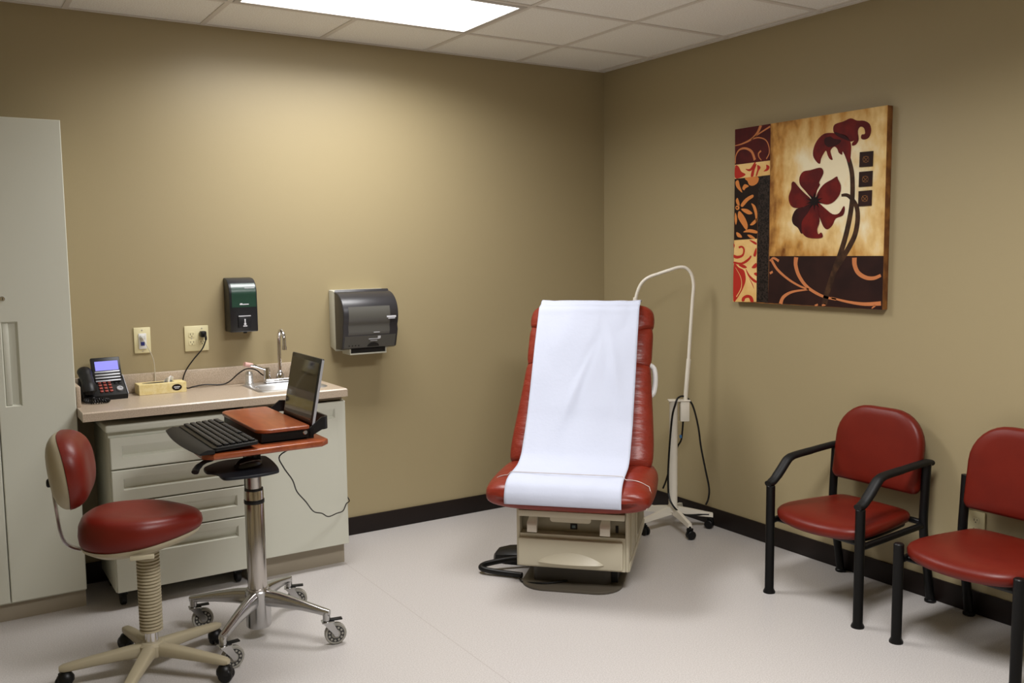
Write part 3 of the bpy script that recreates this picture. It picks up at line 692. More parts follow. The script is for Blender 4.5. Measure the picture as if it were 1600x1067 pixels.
for sc, z in ((.96, 0), (1.0, .12), (1.015, .35), (1.0, .66), (.95, .85), (.86, .95), (.7, 1), (.45, 1), (.2, 1)):
    sr.append([(x, y, SZ+seat_z(x, y, z)) for x, y in seat_outline(sc)])
sb = bmesh.new(); loft(sb, sr, mx=SR @ T(-.015, 0, 0)); obj('seat_cushion', sb, 'red', t, ang=70)
BK = SR @ T(-.262, 0, .805) @ RY(math.radians(-7))     # backrest frame: local x = facing direction
def back_dome(depth, rim, front=True):
    rings = []
    for i in range(9):
        q = (PI/2)*i/8; sc = math.cos(q)**.6 if i < 8 else .04; dx = depth*math.sin(q)
        ring = []
        for j in range(40):
            a = 2*PI*j/40; yy = .185*math.copysign(abs(math.cos(a))**.75, math.cos(a))*sc*rim; zz = .138*math.copysign(abs(math.sin(a))**.8, math.sin(a))*sc*rim
            ring.append(((dx if front else -dx)-.9*yy*yy*(-1), yy, zz))
        rings.append(ring)
    return rings
bk = bmesh.new(); loft(bk, back_dome(.085, 1.0), mx=BK); obj('backrest_cushion', bk, 'red', t, ang=70)
bk = bmesh.new(); loft(bk, back_dome(.05, .985, False), mx=BK @ T(-.001, 0, 0)); obj('backrest_shell', bk, 'beige2', t, ang=70)
br = bmesh.new(); p0 = SR @ T(0, 0, 0)
tube(br, [(-.306, 0, .82), (-.304, 0, .74), (-.296, 0, .65), (-.288, 0, .58), (-.272, 0, .535), (-.23, 0, .508), (-.15, 0, .496), (-.08, 0, .492)], .0055, 10, 5, flat=3.2, mx=SR, ref=(1, 0, 0)); obj('back_bracket', br, 'steel', t)
obj('back_knob', N(cyl, .016, 0, .014, 16, SR @ T(-.309, 0, .76) @ RY(-PI/2), .004), 'black', t)

# ------------------------------------------------------------------ exam chair
bx, by = .715, .70; nn = math.hypot(bx, by); bx /= nn; by /= nn
EO = (-1.28+.012*by, -1.37-.012*bx); ETH = math.atan2(-bx, by)
ex = thing('exam_chair', 'red upholstered medical exam chair on a beige drawer base', 'exam chair', (EO[0], EO[1], 0), ETH)
def ew(x, y): c, s = math.cos(ETH), math.sin(ETH); return (EO[0]+x*c-y*s, EO[1]+x*s+y*c)
obj('base_plate', N(prism, rrect(-.25, .225, -.04, .62, .12, 8), 0, .014, .003, 2), 'plate', ex)
obj('pedestal', N(prism, rrect(-.2, .17, .06, .6, .03), .014, .1, 0), 'pedest', ex)
obj('lift_cover', B(-.15, .2, .1, .55, .014, .103), 'black', ex)
b = bmesh.new()      # body: side walls, back, floor, ceiling around an open stirrup bay
box(b, -.262, -.246, .004, .78, .1, .388, bev=.004); box(b, .246, .262, .004, .78, .1, .388, bev=.004)
box(b, -.246, .246, .1, .78, .1, .388); box(b, -.246, .246, .006, .1, .1, .258); box(b, -.246, .246, .06, .1, .345, .388)
obj('body', b, 'exbody', ex)
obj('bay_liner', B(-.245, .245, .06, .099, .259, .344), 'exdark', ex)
obj('top_rail', B(-.25, .245, -.012, .02, .342, .372, bev=.005), 'exbody', ex)
obj('rail_grip', N(prism, rrect(-.1, .09, .322, .345, [.0, 0, .012, .012]), .0, .014, .002, 1, Matrix(((1, 0, 0, 0), (0, 0, -1, .004), (0, 1, 0, 0), (0, 0, 0, 1)))), 'exbody', ex)
st = bmesh.new()
for x in (-.185, .155):
    q = bmesh.new(); rings = [[(x-w_, y_, z0), (x+w_, y_, z0), (x+w_, y_, z1), (x-w_, y_, z1)] for y_, w_, z0, z1 in ((.058, .016, .30, .34), (.02, .018, .285, .338), (-.006, .024, .272, .315), (-.016, .023, .27, .306), (-.018, .018, .275, .3))]
    loft(q, rings); obj('stirrup', q, 'lampwhite', ex)
obj('bay_badge', B(-.016, .016, .056, .0605, .272, .298), 'hole', ex)
obj('bay_badge_screen', B(-.008, .008, .0548, .0562, .279, .291), 'green', ex)
obj('bay_switch', B(.195, .208, .056, .0605, .266, .3), 'hole', ex)
dr = bmesh.new(); prism(dr, rrect(-.25, .236, .112, .24, .008), -.006, .018, .004, 2, Matrix(((1, 0, 0, 0), (0, 0, -1, 0), (0, 1, 0, 0), (0, 0, 0, 1)))); do = obj('drawer', dr, 'exbody', ex)
q = bmesh.new(); R1, R2 = [], []
for k in range(21):
    f = k/20; x = -.16+.31*f; h = .05*math.sin(PI*f)**.8
    R1.append((x, -.0175, .134+h)); R2.append((x, -.046+.028*(1-math.sin(PI*f)**.5), .134))
q2 = bmesh.new(); A = [q2.verts.new(p) for p in R1]; C = [q2.verts.new(p) for p in R2]; D = [q2.verts.new((p[0], -.0175, .128)) for p in R2]
for P, Q in ((A, C), (C, D)):
    for k in range(20): q2.faces.new((P[k], P[k+1], Q[k+1], Q[k]))
merge(q, q2); obj('drawer_grip', q, 'exbody', do)
sd = bmesh.new()
for y in (.08, .16, .3): box(sd, .262, .268, y, y+.05, .15, .37, bev=.002)
box(sd, .262, .266, .01, .76, .1, .135, bev=.002); obj('side_trim', sd, 'exbody', ex)
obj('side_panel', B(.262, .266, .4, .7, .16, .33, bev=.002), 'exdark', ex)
obj('seat_frame', B(-.24, .24, -.02, .62, .389, .42, bev=.004), 'black', ex)
obj('bay_shadow_panel', B(-.244, .244, .045, .0595, .346, .388), 'black', ex)  # black sheet standing in for the shade in the gap above the rail
# upholstery: path in (y,z), half width, half thickness
def cushion(stations, n=44, p_side=2.6, dish=.02, sk=(0, 0)):
    rings = []; m_ = len(stations)-1
    for i, (y, z, hw, ht) in enumerate(stations):
        y0, z0 = stations[max(i-1, 0)][:2]; y1, z1 = stations[min(i+1, m_)][:2]
        d = Vector((y1-y0, z1-z0)).normalized(); nrm = Vector((-d.y, d.x)); ring = []; skw = sk[0]+(sk[1]-sk[0])*i/m_
        for k in range(n):
            a = 2*PI*k/n; c, s = math.cos(a), math.sin(a)
            u = hw*math.copysign(abs(c)**(2/p_side*.85), c); v = ht*math.copysign(abs(s)**(2/p_side), s)
            if s > 0: v += -dish*math.exp(-(u/(hw*.62))**4)*min(1, ht/.05)+.006*math.exp(-((abs(u)-hw*.8)/(hw*.15))**2)
            e = skw*max(0, abs(u)/.31-.55)/.45
            ring.append((u, y+nrm.x*v+d.x*e, z+nrm.y*v+d.y*e))
        rings.append(ring)
    return rings
def interp(st, sub=5):
    P = catmull([(a[0], a[1], 0) for a in st], sub); Q = catmull([(a[2], a[3], 0) for a in st], sub)
    return [(p.x, p.y, q.x, q.y) for p, q in zip(P, Q)]
seat_st = [(-.176, .468, .29, .012), (-.174, .469, .33, .034), (-.16, .471, .358, .054), (-.12, .474, .374, .068), (-.03, .478, .38, .075), (.06, .48, .382, .077), (.16, .482, .38, .078), (.26, .484, .374, .075), (.34, .49, .355, .065), (.385, .495, .33, .04), (.4, .5, .3, .015)]
sc_ = obj('seat_cushion', N(loft, cushion(interp(seat_st, 4), p_side=3.0, dish=.028)), 'redex', ex, ang=80)
def bp_(f):                                 # centreline of the reclined back, f from 0 (seat) to 1 (top)
    return (.245+.475*f-.05*math.sin(PI*f)*-1*(.6-f), .545+.735*f)
def bst(f, hw, ht): y, z = bp_(f); return (y, z, hw, ht)
back_st = [bst(-.03, .3, .02), bst(-.005, .34, .05), bst(.05, .35, .062), bst(.15, .348, .064), bst(.3, .338, .062), bst(.45, .327, .06), bst(.56, .32, .056), bst(.6, .314, .044)]
back_st2 = [bst(.6, .312, .044), bst(.63, .319, .055), bst(.69, .32, .057), bst(.745, .32, .055), bst(.775, .314, .045)]
back_st3 = [bst(.775, .312, .045), bst(.8, .321, .06), bst(.86, .322, .064), bst(.92, .312, .06), bst(.965, .28, .045), bst(.985, .235, .026), bst(.993, .18, .01)]
bc = obj('back_cushion', N(loft, cushion(interp(back_st, 4), sk=(0, -.008))), 'redex', ex, ang=80)
obj('lumbar_roll', N(loft, cushion(interp(back_st2, 4), sk=(-.008, .055))), 'redex', ex, ang=80)
obj('headrest', N(loft, cushion(interp(back_st3, 4), sk=(.055, 0))), 'redex', ex, ang=80)
bs = bmesh.new(); rings = []
for f, hw in ((.08, .26), (.35, .27), (.65, .27), (.92, .24)):
    y, z = bp_(f); y += .045; z -= .03; rings.append([(-hw, y, z), (hw, y, z), (hw, y+.03, z-.02), (-hw, y+.03, z-.02)])
loft(bs, rings); obj('back_shell', bs, 'exbody', ex)
hy_, hz_ = bp_(.5)
obj('side_handle', N(tube, [(.3, hy_+.05, hz_+.08), (.33, hy_+.055, hz_+.06), (.338, hy_+.045, hz_), (.33, hy_+.02, hz_-.06), (.3, hy_, hz_-.08)], .014, 10, 4), 'white', ex)
# clear foot cover: follows the front of the seat, thin edge bead
def seat_surface(y, u):                    # top surface of the seat cushion at distance y, lateral u
    st = interp(seat_st, 4); best = min(st, key=lambda s: abs(s[0]-y)); hw, ht = best[2], best[3]
    v = ht*max(0, 1-abs(u/hw)**2.9)**.5 if abs(u) < hw else 0
    v += -.02*math.exp(-(u/(hw*.62))**4)*min(1, ht/.05)+.006*math.exp(-((abs(u)-hw*.8)/(hw*.15))**2)
    return best[1]+v
eb = [(u, -.06, (.563 if -.275 < u < .255 else seat_surface(-.06, u)+.012)) for u in [-.33+.66*k/44 for k in range(45)]]
eb = [(-.372, -.055, .5)]+eb+[(.36, -.075, .525), (.372, -.1, .495), (.368, -.13, .465), (.352, -.155, .44)]
obj('foot_cover_edge', N(tube, eb, .0019, 6), 'clearedge', ex)
# exam paper
def exam_paper():
    tp = []
    front = [(-.189, .448), (-.192, .458), (-.191, .478), (-.182, .502), (-.16, .528), (-.12, .542), (-.06, .548), (.02, .551), (.09, .557), (.15, .578), (.2, .618)]
    bk = []
    for f in (.2, .3, .4, .5, .6, .7, .8, .88, .93):
        y, z = bp_(f); y1, z1 = bp_(f+.01); y0, z0 = bp_(f-.01); d = Vector((y1-y0, z1-z0)).normalized(); h = .066
        bk.append((y-d.y*h, z+d.x*h))
    y, z = bp_(1.0)
    key = front+bk+[(y-.045, z-.0), (y-.025, z+.014), (y+.005, z+.018), (y+.03, z+.008)]
    P = catmull([(a, b2, 0) for a, b2 in key], 6)
    rows = []; L = 0; prev = P[0]
    for i, p in enumerate(P):
        L += (p-prev).length; prev = p
        d = (P[min(i+1, len(P)-1)]-P[max(i-1, 0)]).normalized(); row = []
        for k in range(41):
            f = k/40; x = -.272+.522*f; e = min(1, L*8)
            wv = .011*noise.noise(Vector((x*4+3, L*1.6, .3)))+.005*noise.noise(Vector((x*9, L*5, 2)))+.012*math.exp(-((x+.12-.32*(L-.55))/.022)**2)*math.exp(-((L-.85)/.22)**2)+.009*math.exp(-((x-.2+.18*(L-.6))/.025)**2)*math.exp(-((L-.95)/.2)**2)
            wv = (abs(wv)+.0025)*e+.002
            row.append((x, p.x-d.y*wv, p.y+d.x*wv))
        rows.append(row)
    b = bmesh.new(); loft(b, rows, caps=False, closed=False)
    o = obj('exam_paper', b, 'paper', ang=60); o.location = (EO[0], EO[1], 0); o.rotation_euler = (0, 0, ETH)
    s = o.modifiers.new('thick', 'SOLIDIFY'); s.thickness = .0008; s.offset = 1
    tag(o, 'white disposable paper sheet draped down the exam chair', 'exam paper')
exam_paper()
# foot control
px_, py_ = ew(-.36, .36)
t = thing('foot_control', 'black foot pedal with a tubular guard beside the exam chair base', 'foot pedal', (px_, py_, 0), ETH)
f = bmesh.new(); rings = []
for x, w_, h in ((-.1, .03, .03), (-.085, .055, .05), (-.03, .075, .062), (.06, .08, .07), (.1, .075, .07)): rings.append([(x, -w_, .004), (x, w_, .004), (x, w_*.9, h*.75), (x, w_*.6, h), (x, -w_*.6, h), (x, -w_*.9, h*.75)])
loft(f, rings); obj('pedal', f, 'black', t)
obj('guard', N(tube, [(.1, -.09, .05), (.0, -.13, .045), (-.09, -.18, .036), (-.115, -.215, .03), (-.095, -.235, .025), (-.03, -.245, .02), (.06, -.255, .018), (.1, -.262, .018)], .014, 12, 5), 'black', t)
obj('cable', N(tube, [(.085, -.262, .015), (.11, -.31, .006), (.17, -.345, .016), (.24, -.345, .02), (.31, -.31, .022), (.36, -.27, .024)], .004, 8, 5), 'black', t)

# ------------------------------------------------------------------ exam lamp on wheels
LC = (-.238, -.925); E2 = Vector((_rt0.x, _rt0.y, 0))
t = thing('exam_lamp', 'cream wheeled gooseneck exam lamp standing behind the exam chair', 'lamp', (LC[0], LC[1], 0))
obj('pole', N(lathe, [(0, .1), (.032, .1), (.032, .125), (.0245, .14), (.0235, .715), (.027, .72), (.027, .728), (0, .73)], 22), 'lampwhite', t)
for k in range(5):
    a = math.radians(180+72*k); l = bmesh.new()
    rings = []
    for s, z, hh, ww in ((.018, .108, .022, .014), (.1, .098, .018, .013), (.18, .086, .013, .013), (.222, .08, .011, .013)): rings.append([(s, -ww, z-hh), (s, ww, z-hh), (s, ww*.7, z+hh), (s, -ww*.7, z+hh)])
    loft(l, rings, mx=RZ(a)); leg = obj('leg', l, 'lampwhite', t)
    c = bmesh.new(); q = .212; mx = T(q*math.cos(a), q*math.sin(a), 0) @ RZ(a+PI/2 if k not in (2, 3) else 2.0)
    for s in (-1, 1): cyl(c, .0245, -.007, .007, 16, mx @ T(.01, s*.011, .0248) @ RX(PI/2), .003)
    box(c, -.014, .022, -.005, .005, .02, .06, mx=mx); cyl(c, .012, .055, .075, 12, mx); obj('caster', c, 'black', leg)
pb = E2*.062
hbm = bmesh.new(); box(hbm, .034, .086, -.026, .026, .614, .728, bev=.006, mx=RZ(-YAW)); box(hbm, -.03, .09, -.03, .03, .728, .734, bev=.001, mx=RZ(-YAW)); obj('holder', hbm, 'lampwhite', t)
S_ = .00362
def lp(du, v, dep=0): p = E2*(du*S_)+Vector((_fw.x, _fw.y, 0))*dep; return (p.x, p.y, .726+(626-v)*.003567)
obj('post', N(tube, [lp(18, 626), lp(21, 585), lp(23, 560)], .0125, 12), 'lampwhite', t)
obj('gooseneck', N(tube, [lp(22.5, 566), lp(25, 520), lp(28, 470), lp(29.5, 445), lp(26, 428), lp(18, 419), lp(8, 417.5), lp(-5, 421), lp(-22, 427, .02), lp(-38, 433, .03), lp(-48, 442, .04), lp(-54, 455, .045), lp(-57, 468, .05)], .0095, 12, 5), 'lampwhite', t)
hd = bmesh.new(); tube(hd, [lp(-57, 464, .05), lp(-57.6, 472, .05), lp(-58, 474, .05), lp(-58.6, 486, .05), lp(-59, 510, .05), lp(-59.5, 530, .05)], [.013, .013, .02, .02, .03, .034], 14); ho = obj('lamp_head', hd, 'lampwhite', t)
p = Vector(lp(-56.5, 481, .05))-Vector((_fw.x, _fw.y, 0))*.021; obj('switch_button', N(lathe, [(0, -.004), (.005, -.004), (.005, .004), (0, .004)], 12, T(*p) @ RZ(-YAW) @ RX(PI/2)), 'redled', ho)
def lc(u, v, dep=0): return Vector(lp((u-1057), v, dep))
cb = [lc(1072, 657, -.0), lc(1071, 672), lc(1069, 688), lc(1064, 702, .03), lc(1055, 730, .04), lc(1048, 755, .04), lc(1043, 768, .04)]
t2 = obj('power_lead', N(tube, cb, .005, 8, 5), 'black', t)
obj('blue_tag', N(cyl, .008, -.008, .008, 12, T(*lc(1068.5, 682))), 'bluetag', t2)
cb = [lc(1049, 775, -.02), lc(1048, 730, -.03), lc(1053, 655, -.03), lc(1058, 630, -.034), lc(1063, 620, -.02), lc(1074, 619, 0), lc(1086, 632, .0), lc(1095, 665, .0), lc(1100, 700, 0), lc(1107, 735, 0), lc(1113, 765, 0), lc(1112, 782, 0), lc(1108, 792, 0)]
obj('power_lead', N(tube, cb, .0055, 8, 6), 'black', t)
cb = [lc(1049, 770, -.02), lc(1051, 782, -.045), lc(1058, 793, -.06), lc(1070, 803, -.05), lc(1085, 806, -.03), lc(1100, 806, -.02), lc(1112, 806, -.02)]
obj('power_lead', N(tube, cb, .0055, 8, 6), 'black', t)

# ------------------------------------------------------------------ guest chairs
def guest_chair(label, y, arms):
    t = thing('guest_chair', label, 'chair', (-.2875, y, 0), -PI/2)
    hw = .238; ltop = .5 if arms else .405
    for s in (-1, 1):
        l = bmesh.new(); lathe(l, [(0, 0), (.027, 0), (.027, .006), (.02, .02), (.02, ltop-.004), (.016, ltop), (0, ltop)], 18, T(s*hw, -.2525, 0)); obj('leg', l, 'blackmetal', t)
        l = bmesh.new(); rt_ = .635 if arms else .618
        tube(l, [(s*hw, .245, .012), (s*hw, .225, .12), (s*hw, .19, .28), (s*hw, .178, .36), (s*hw, .178, .42), (s*hw, .185, rt_-.1), (s*hw, .19, rt_)], .019, 14, 4)
        cyl(l, .025, 0, .014, 16, T(s*hw, .247, 0), .003); obj('rear_leg', l, 'blackmetal', t)
        if arms:
            a = bmesh.new(); P = [(s*hw, .222, .63), (s*hw, .19, .636), (s*hw, .1, .632), (s*hw, -.0, .625), (s*hw, -.09, .619), (s*hw, -.128, .612), (s*hw, -.152, .598), (s*hw, -.2, .55), (s*hw, -.24, .517), (s*hw, -.272, .508)]
            tube(a, P, [.013, .015, .015, .016, .016, .017, .018, .018, .017, .014], 14, 4, flat=1.35); obj('armrest', a, 'blackrub', t)
    f = bmesh.new(); tube(f, [(-hw, -.2525, .335), (-hw, .18, .36)], .014, 10); tube(f, [(hw, -.2525, .335), (hw, .18, .36)], .014, 10); tube(f, [(-hw, -.2, .335), (hw, -.2, .335)], .013, 10); tube(f, [(-hw, .178, .37), (hw, .178, .37)], .013, 10)
    obj('seat_frame', f, 'blackmetal', t)
    # seat: rounded trapezoid, bowed front, waterfall edge
    def outl(k):
        pts = [(-.232, -.2), (-.18, -.262), (-.09, -.292), (0, -.3), (.09, -.292), (.18, -.262), (.232, -.2), (.225, -.05), (.2, .1), (.185, .16), (.14, .185), (0, .19), (-.14, .185), (-.185, .16), (-.2, .1), (-.225, -.05)]
        return [(p.x*k, (p.y+.05)*k-.05) for p in catmull([(a, b2, 0) for a, b2 in pts], 3, True)]
    s_ = bmesh.new(); rings = []
    for k, z in ((.9, .0), (.975, .004), (1.0, .018), (.998, .034), (.975, .043), (.93, .05), (.8, .054), (.55, .053), (.25, .051), (.05, .05)):
        rings.append([(x, y_, .352+z+.05*(y_+.05)*-.0+(-.018*max(0, -(y_+.12)/.18)**2 if y_ < -.12 else 0)+.01) for x, y_ in outl(k)])
    loft(s_, rings); obj('seat', s_, 'red', t, ang=70)
    obj('seat_pan', N(prism, outl(.93), .346, .362, .004, 2), 'blackmetal', t)
    # back: rounded top corners, slightly dished, leaning back
    pts = rrect(-.223, .223, -.18, .178, [.16, .16, .03, .03], 8)
    b2 = bmesh.new(); rings = []
    for k, d in ((.93, .022), (.985, .018), (1.0, .006), (1.0, -.008), (.975, -.02), (.92, -.027), (.75, -.031), (.45, -.032), (.1, -.032)):
        rings.append([(x*k, d-.25*(x*k)**2*.6+.0, z*k) for x, z in pts])
    loft(b2, rings, mx=T(0, .19, .667) @ RX(math.radians(-8))); obj('backrest', b2, 'red', t, ang=70)
    return t
guest_chair('red vinyl guest chair with black armrests standing against the wall', -2.142, True)
guest_chair('red vinyl guest chair without armrests next to the chair with armrests', -2.798, False)

# ------------------------------------------------------------------ painting
PY0, PY1, PZ0, PZ1 = -1.172, -2.095, 1.282, 2.198
PW, PH = PY0-PY1, PZ1-PZ0
t = thing('canvas_painting', 'square canvas print of dark red flowers and scroll panels hanging on the wall', 'painting', (-.0005, PY0, PZ0), -PI/2)
# local: x to the picture's right, z up, front towards -y.  Homography from the measured outline of the print
def homog(src):
    import itertools
    A = []; Bv = []
    for (x, y), (u, v) in zip(src, ((0, 1), (1, 1), (1, 0), (0, 0))):
        A.append([x, y, 1, 0, 0, 0, -u*x, -u*y]); Bv.append(u); A.append([0, 0, 0, x, y, 1, -v*x, -v*y]); Bv.append(v)
    n = 8; Mx = [r+[b] for r, b in zip(A, Bv)]
    for i in range(n):
        p = max(range(i, n), key=lambda r: abs(Mx[r][i])); Mx[i], Mx[p] = Mx[p], Mx[i]
        for r in range(n):
            if r != i:
                f = Mx[r][i]/Mx[i][i]
                for c in range(i, n+1): Mx[r][c] -= f*Mx[i][c]
    h = [Mx[i][n]/Mx[i][i] for i in range(n)]
    def f(x, y): w_ = h[6]*x+h[7]*y+1; return ((h[0]*x+h[1]*y+h[2])/w_*PW, (h[3]*x+h[4]*y+h[5])/w_*PH)
    return f
HG = homog(((60, 125), (802, 30), (786, 1022), (48, 970)))
XZ = Matrix(((1, 0, 0, 0), (0, 0, -1, 0), (0, 1, 0, 0), (0, 0, 0, 1)))
obj('canvas', B(0, PW, -.038, 0, 0, PH, bev=.002), 'canvasside', t)
def clampxy(p): return (min(max(p[0], .0005), PW-.0005), min(max(p[1], .0005), PH-.0005))
def flat_shape(name, m, pts, layer, smooth=0, th=.0006):
    P = [HG(*p) for p in pts]
    if smooth: P = [(p.x, p.y) for p in catmull([(a, b2, 0) for a, b2 in P], smooth, True)]
    P = [clampxy(p) for p in P]; z = .038+.0006*layer
    return obj(name, N(prism, P, z-.0004, z+th-.0004, 0, 1, XZ), m, t)
def ribbon(name, m, pts, w0, w1, layer, wm=None, taper=True):
    P = catmull([HG(*p)+(0,) for p in pts], 8); n = len(P); L, R = [], []
    for i, p in enumerate(P):
        d = (P[min(i+1, n-1)]-P[max(i-1, 0)]).normalized(); f = i/(n-1)
        w_ = (w0+(w1-w0)*f) if wm is None else (w0*(1-f)**2+2*wm*f*(1-f)*1.6+w1*f*f)
        L.append((p.x-d.y*w_, p.y+d.x*w_)); R.append((p.x+d.y*w_, p.y-d.x*w_))
    pl_ = bmesh.new(); z = -(.038+.0006*layer)
    a = [pl_.verts.new((clampxy(q)[0], z, clampxy(q)[1])) for q in L]; c = [pl_.verts.new((clampxy(q)[0], z, clampxy(q)[1])) for q in R]
    for i in range(n-1):
        try: pl_.faces.new((a[i], a[i+1], c[i+1], c[i]))
        except ValueError: pass
    for f_ in pl_.faces:
        if f_.normal.y > 0: f_.normal_flip()
    me = bpy.data.meshes.new(name); pl_.to_mesh(me); pl_.free(); me.materials.append(M[m])
    o = bpy.data.objects.new(name, me); COL.objects.link(o); o.parent = t; return o
flat_shape('panel', 'maroon', [(60, 125), (235, 103), (232, 280), (60, 297)], 1)
flat_shape('panel', 'pcream', [(60, 297), (232, 280), (232, 350), (58, 365)], 1)
flat_shape('panel', 'pblack', [(58, 365), (175, 357), (168, 660), (55, 665)], 1)
flat_shape('panel', 'pspeck', [(175, 357), (232, 350), (222, 978), (165, 972)], 1)
flat_shape('panel', 'pcream', [(55, 665), (168, 660), (165, 972), (48, 970)], 1)
flat_shape('panel', 'parch', [(235, 103), (802, 30), (795, 757), (230, 747)], 1)
flat_shape('panel', 'pbrown', [(230, 747), (795, 757), (786, 1022), (222, 978)], 1)
SCR = [  # scrolls on the maroon and brown panels
 ([(60, 204), (95, 196), (140, 175), (170, 145), (188, 108)], .002, .009), ([(140, 176), (185, 145), (233, 116)], .002, .005),
 ([(140, 176), (175, 168), (210, 180), (226, 210), (228, 245), (214, 272)], .003, .003), ([(62, 290), (64, 255), (80, 226), (110, 218), (142, 235), (158, 276)], .002, .008),
 ([(188, 232), (176, 245), (178, 262), (190, 278)], .005, .002),
 ([(240, 765), (268, 812), (320, 860), (375, 895), (425, 915)], .008, .004), ([(362, 755), (360, 795), (378, 850), (420, 905), (490, 948), (560, 967)], .013, .005),
 ([(285, 985), (300, 950), (345, 925), (425, 915)], .012, .003), ([(535, 958), (620, 980), (700, 992), (780, 990)], .004, .01),
 ([(648, 763), (650, 800), (668, 838), (706, 862), (745, 865), (778, 852)], .013, .007), ([(232, 770), (250, 757), (276, 772)], .004, .007), ([(232, 832), (246, 824)], .006, .006),
 ([(735, 1014), (752, 1000)], .002, .005), ([(455, 997), (470, 990)], .006, .004), ([(490, 995), (508, 990)], .004, .006)]
for pts, a, b2 in SCR: ribbon('scroll', 'pcopper', pts, a, b2, 2)
LEAF3 = [  # orange foliage on the black panel
 ([(62, 380), (76, 372), (84, 400), (96, 432), (80, 420), (66, 402)]), ([(110, 362), (172, 358), (172, 385), (150, 400), (130, 396), (122, 378)]),
 ([(96, 410), (108, 392), (128, 402), (112, 412), (104, 422)]), ([(70, 490), (64, 470), (72, 458), (80, 478), (82, 496)]), ([(88, 492), (112, 462), (146, 444), (150, 456), (124, 474), (98, 502)]),
 ([(90, 512), (120, 514), (146, 534), (128, 540), (104, 528)]), ([(80, 522), (104, 548), (122, 590), (116, 616), (94, 588), (74, 552)]), ([(62, 530), (70, 560), (64, 590), (58, 560)]),
 ([(140, 486), (160, 500), (170, 540), (164, 580), (158, 540), (148, 506)]), ([(100, 626), (130, 612), (168, 622), (166, 634), (130, 628)]), ([(66, 626), (84, 634), (94, 652), (72, 648)]),
 ([(120, 640), (140, 642), (160, 660), (136, 656)]), ([(134, 590), (166, 560), (168, 574), (150, 592)])]
for pts in LEAF3: flat_shape('leaf', 'porange', pts, 2, 3)
flat_shape('leaf', 'porange', [(60+12+10*math.cos(a), 506+11*math.sin(a)) for a in [2*PI*k/10 for k in range(10)]], 2, 2)
flat_shape('leaf', 'pblack', [(70+4*math.cos(a), 506+4*math.sin(a)) for a in [2*PI*k/8 for k in range(8)]], 3, 2)
LEAF2 = [([(62, 302), (78, 306), (90, 330), (112, 344), (92, 358), (60, 360)]), ([(112, 318), (134, 318), (154, 290), (162, 288), (150, 318), (130, 330)]), ([(138, 356), (142, 330), (158, 300), (166, 296), (156, 326), (150, 354)]),
 ([(170, 300), (186, 312), (176, 330), (168, 352), (162, 352), (170, 322)]), ([(214, 300), (230, 310), (222, 328), (200, 332), (214, 318)])]
for pts in LEAF2: flat_shape('leaf', 'pcrimson', pts, 2, 3)
LEAF5 = [([(52, 736), (70, 742), (94, 736), (100, 714), (92, 702), (80, 706), (78, 696), (96, 694), (108, 712), (100, 744), (72, 756), (52, 750)]), ([(54, 770), (90, 776), (124, 756), (136, 742), (140, 750), (122, 772), (92, 786), (54, 780)]),
 ([(52, 800), (60, 782), (78, 800), (104, 816), (112, 860), (100, 900), (84, 930), (64, 960), (50, 962)]), ([(76, 788), (100, 786), (118, 800), (102, 804)]), ([(112, 806), (130, 836), (150, 856), (166, 868), (164, 878), (146, 868), (124, 842)]),
 ([(128, 852), (146, 882), (154, 908), (144, 886)]), ([(142, 800), (164, 778), (166, 800), (152, 806)]), ([(150, 740), (164, 704), (166, 730), (160, 748)]), ([(92, 966), (96, 948), (118, 936), (142, 944), (152, 970), (136, 970), (128, 952), (110, 954), (104, 968)]), ([(152, 832), (166, 826), (166, 844)]), ([(52, 680), (58, 690), (54, 704)]), ([(130, 664), (164, 678), (164, 690), (144, 678)])]
for pts in LEAF5: flat_shape('leaf', 'pcrimson', pts, 2, 3)
ribbon('leaf_vein', 'pcream', [(62, 800), (88, 850), (90, 900), (66, 945)], .001, .003, 3)
# flowers
ribbon('stem', 'pstem', [(612, 270), (632, 350), (636, 450), (628, 540), (606, 650), (578, 745), (548, 830), (516, 930), (502, 990)], .012, .016, 2)
ribbon('stem', 'pstem', [(582, 458), (610, 458), (636, 480), (658, 520), (662, 580), (650, 650), (622, 710), (580, 780), (540, 850), (514, 940)], .006, .012, 2.5, .011)
UP = [([(628, 240), (625, 205), (605, 172), (570, 160), (520, 155), (490, 162), (462, 190), (446, 226), (443, 262), (458, 290), (476, 303), (482, 280), (492, 258), (506, 240), (514, 262), (524, 280), (538, 285), (532, 262), (528, 240), (545, 222), (560, 232), (568, 252), (584, 262), (586, 246), (596, 262), (608, 290), (622, 298)], 'petal'),
      ([(540, 140), (548, 115), (590, 102), (625, 88), (655, 100), (690, 102), (716, 118), (724, 150), (714, 182), (692, 192), (676, 186), (678, 168), (694, 164), (690, 138), (672, 130), (660, 150), (664, 190), (652, 214), (634, 220), (632, 208), (642, 196), (624, 200), (606, 186), (570, 172), (548, 160)], 'petal')]
for pts, m in UP: flat_shape('petal', m, pts, 3, 3)
flat_shape('petal_fold', 'petaldark', [(500, 182), (526, 172), (545, 184), (580, 192), (560, 214), (520, 224), (500, 206)], 4, 3)
flat_shape('petal_fold', 'petaldark', [(546, 152), (570, 158), (604, 174), (622, 196), (590, 186), (556, 168)], 5, 3)
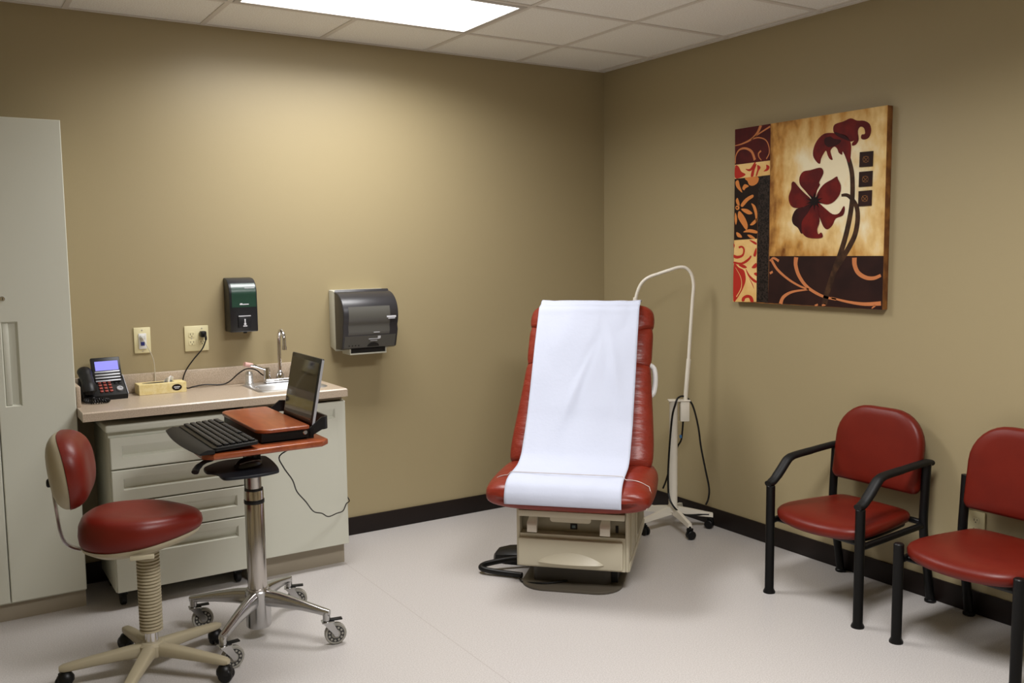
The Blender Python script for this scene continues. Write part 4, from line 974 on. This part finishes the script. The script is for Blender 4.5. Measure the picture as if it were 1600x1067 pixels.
PET = [([(440, 470), (404, 430), (380, 400), (378, 365), (396, 338), (430, 332), (470, 322), (488, 326), (494, 350), (474, 392), (478, 404), (464, 430), (456, 462)], 'petal'),
       ([(460, 462), (474, 430), (500, 400), (536, 380), (560, 366), (566, 380), (580, 410), (576, 450), (550, 485), (520, 500), (490, 496), (468, 484)], 'petal'),
       ([(436, 474), (400, 440), (372, 410), (352, 386), (340, 392), (338, 420), (326, 456), (330, 490), (350, 512), (390, 512), (430, 494)], 'petal'),
       ([(470, 492), (500, 516), (540, 548), (572, 544), (594, 510), (600, 528), (590, 556), (556, 570), (540, 602), (516, 622), (496, 608), (480, 570), (464, 520)], 'petal'),
       ([(436, 490), (400, 510), (362, 520), (342, 560), (348, 592), (372, 612), (388, 640), (410, 620), (440, 560), (450, 510)], 'petaldark'),
       ([(446, 500), (420, 540), (392, 580), (392, 630), (412, 656), (448, 664), (480, 664), (494, 656), (486, 636), (472, 644), (466, 620), (478, 580), (470, 530), (462, 500)], 'petal')]
for i, (pts, m) in enumerate(PET): flat_shape('petal', m, pts, 4+i % 3, 3)
flat_shape('flower_core', 'pcore', [(452+q*math.cos(a), 482+q*1.0*math.sin(a)) for k in range(20) for a, q in [(2*PI*k/20, 44 if k % 2 else 18)]], 8, 2)
for (x0, y0, x1, y1) in ((670, 252, 736, 322), (668, 347, 734, 418), (666, 440, 732, 512)):
    flat_shape('relief_square', 'pbrown', [(x0+2, y0), (x1, y0-4), (x1-2, y1-1), (x0, y1+2)], 3, th=.004)
    cx, cy, q = (x0+x1)/2, (y0+y1)/2, 18
    for a in (0, PI/2): ribbon('relief_line', 'canvasside', [(cx-q*math.cos(a+.8), cy-q*math.sin(a+.8)), (cx, cy+2), (cx+q*math.cos(a+.8), cy+q*math.sin(a+.8))], .0014, .0014, 9.5)
    ribbon('relief_line', 'canvasside', [(cx+q*.8*math.cos(a), cy+q*.8*math.sin(a)) for a in [2*PI*k/8 for k in range(9)]], .0012, .0012, 9.5)
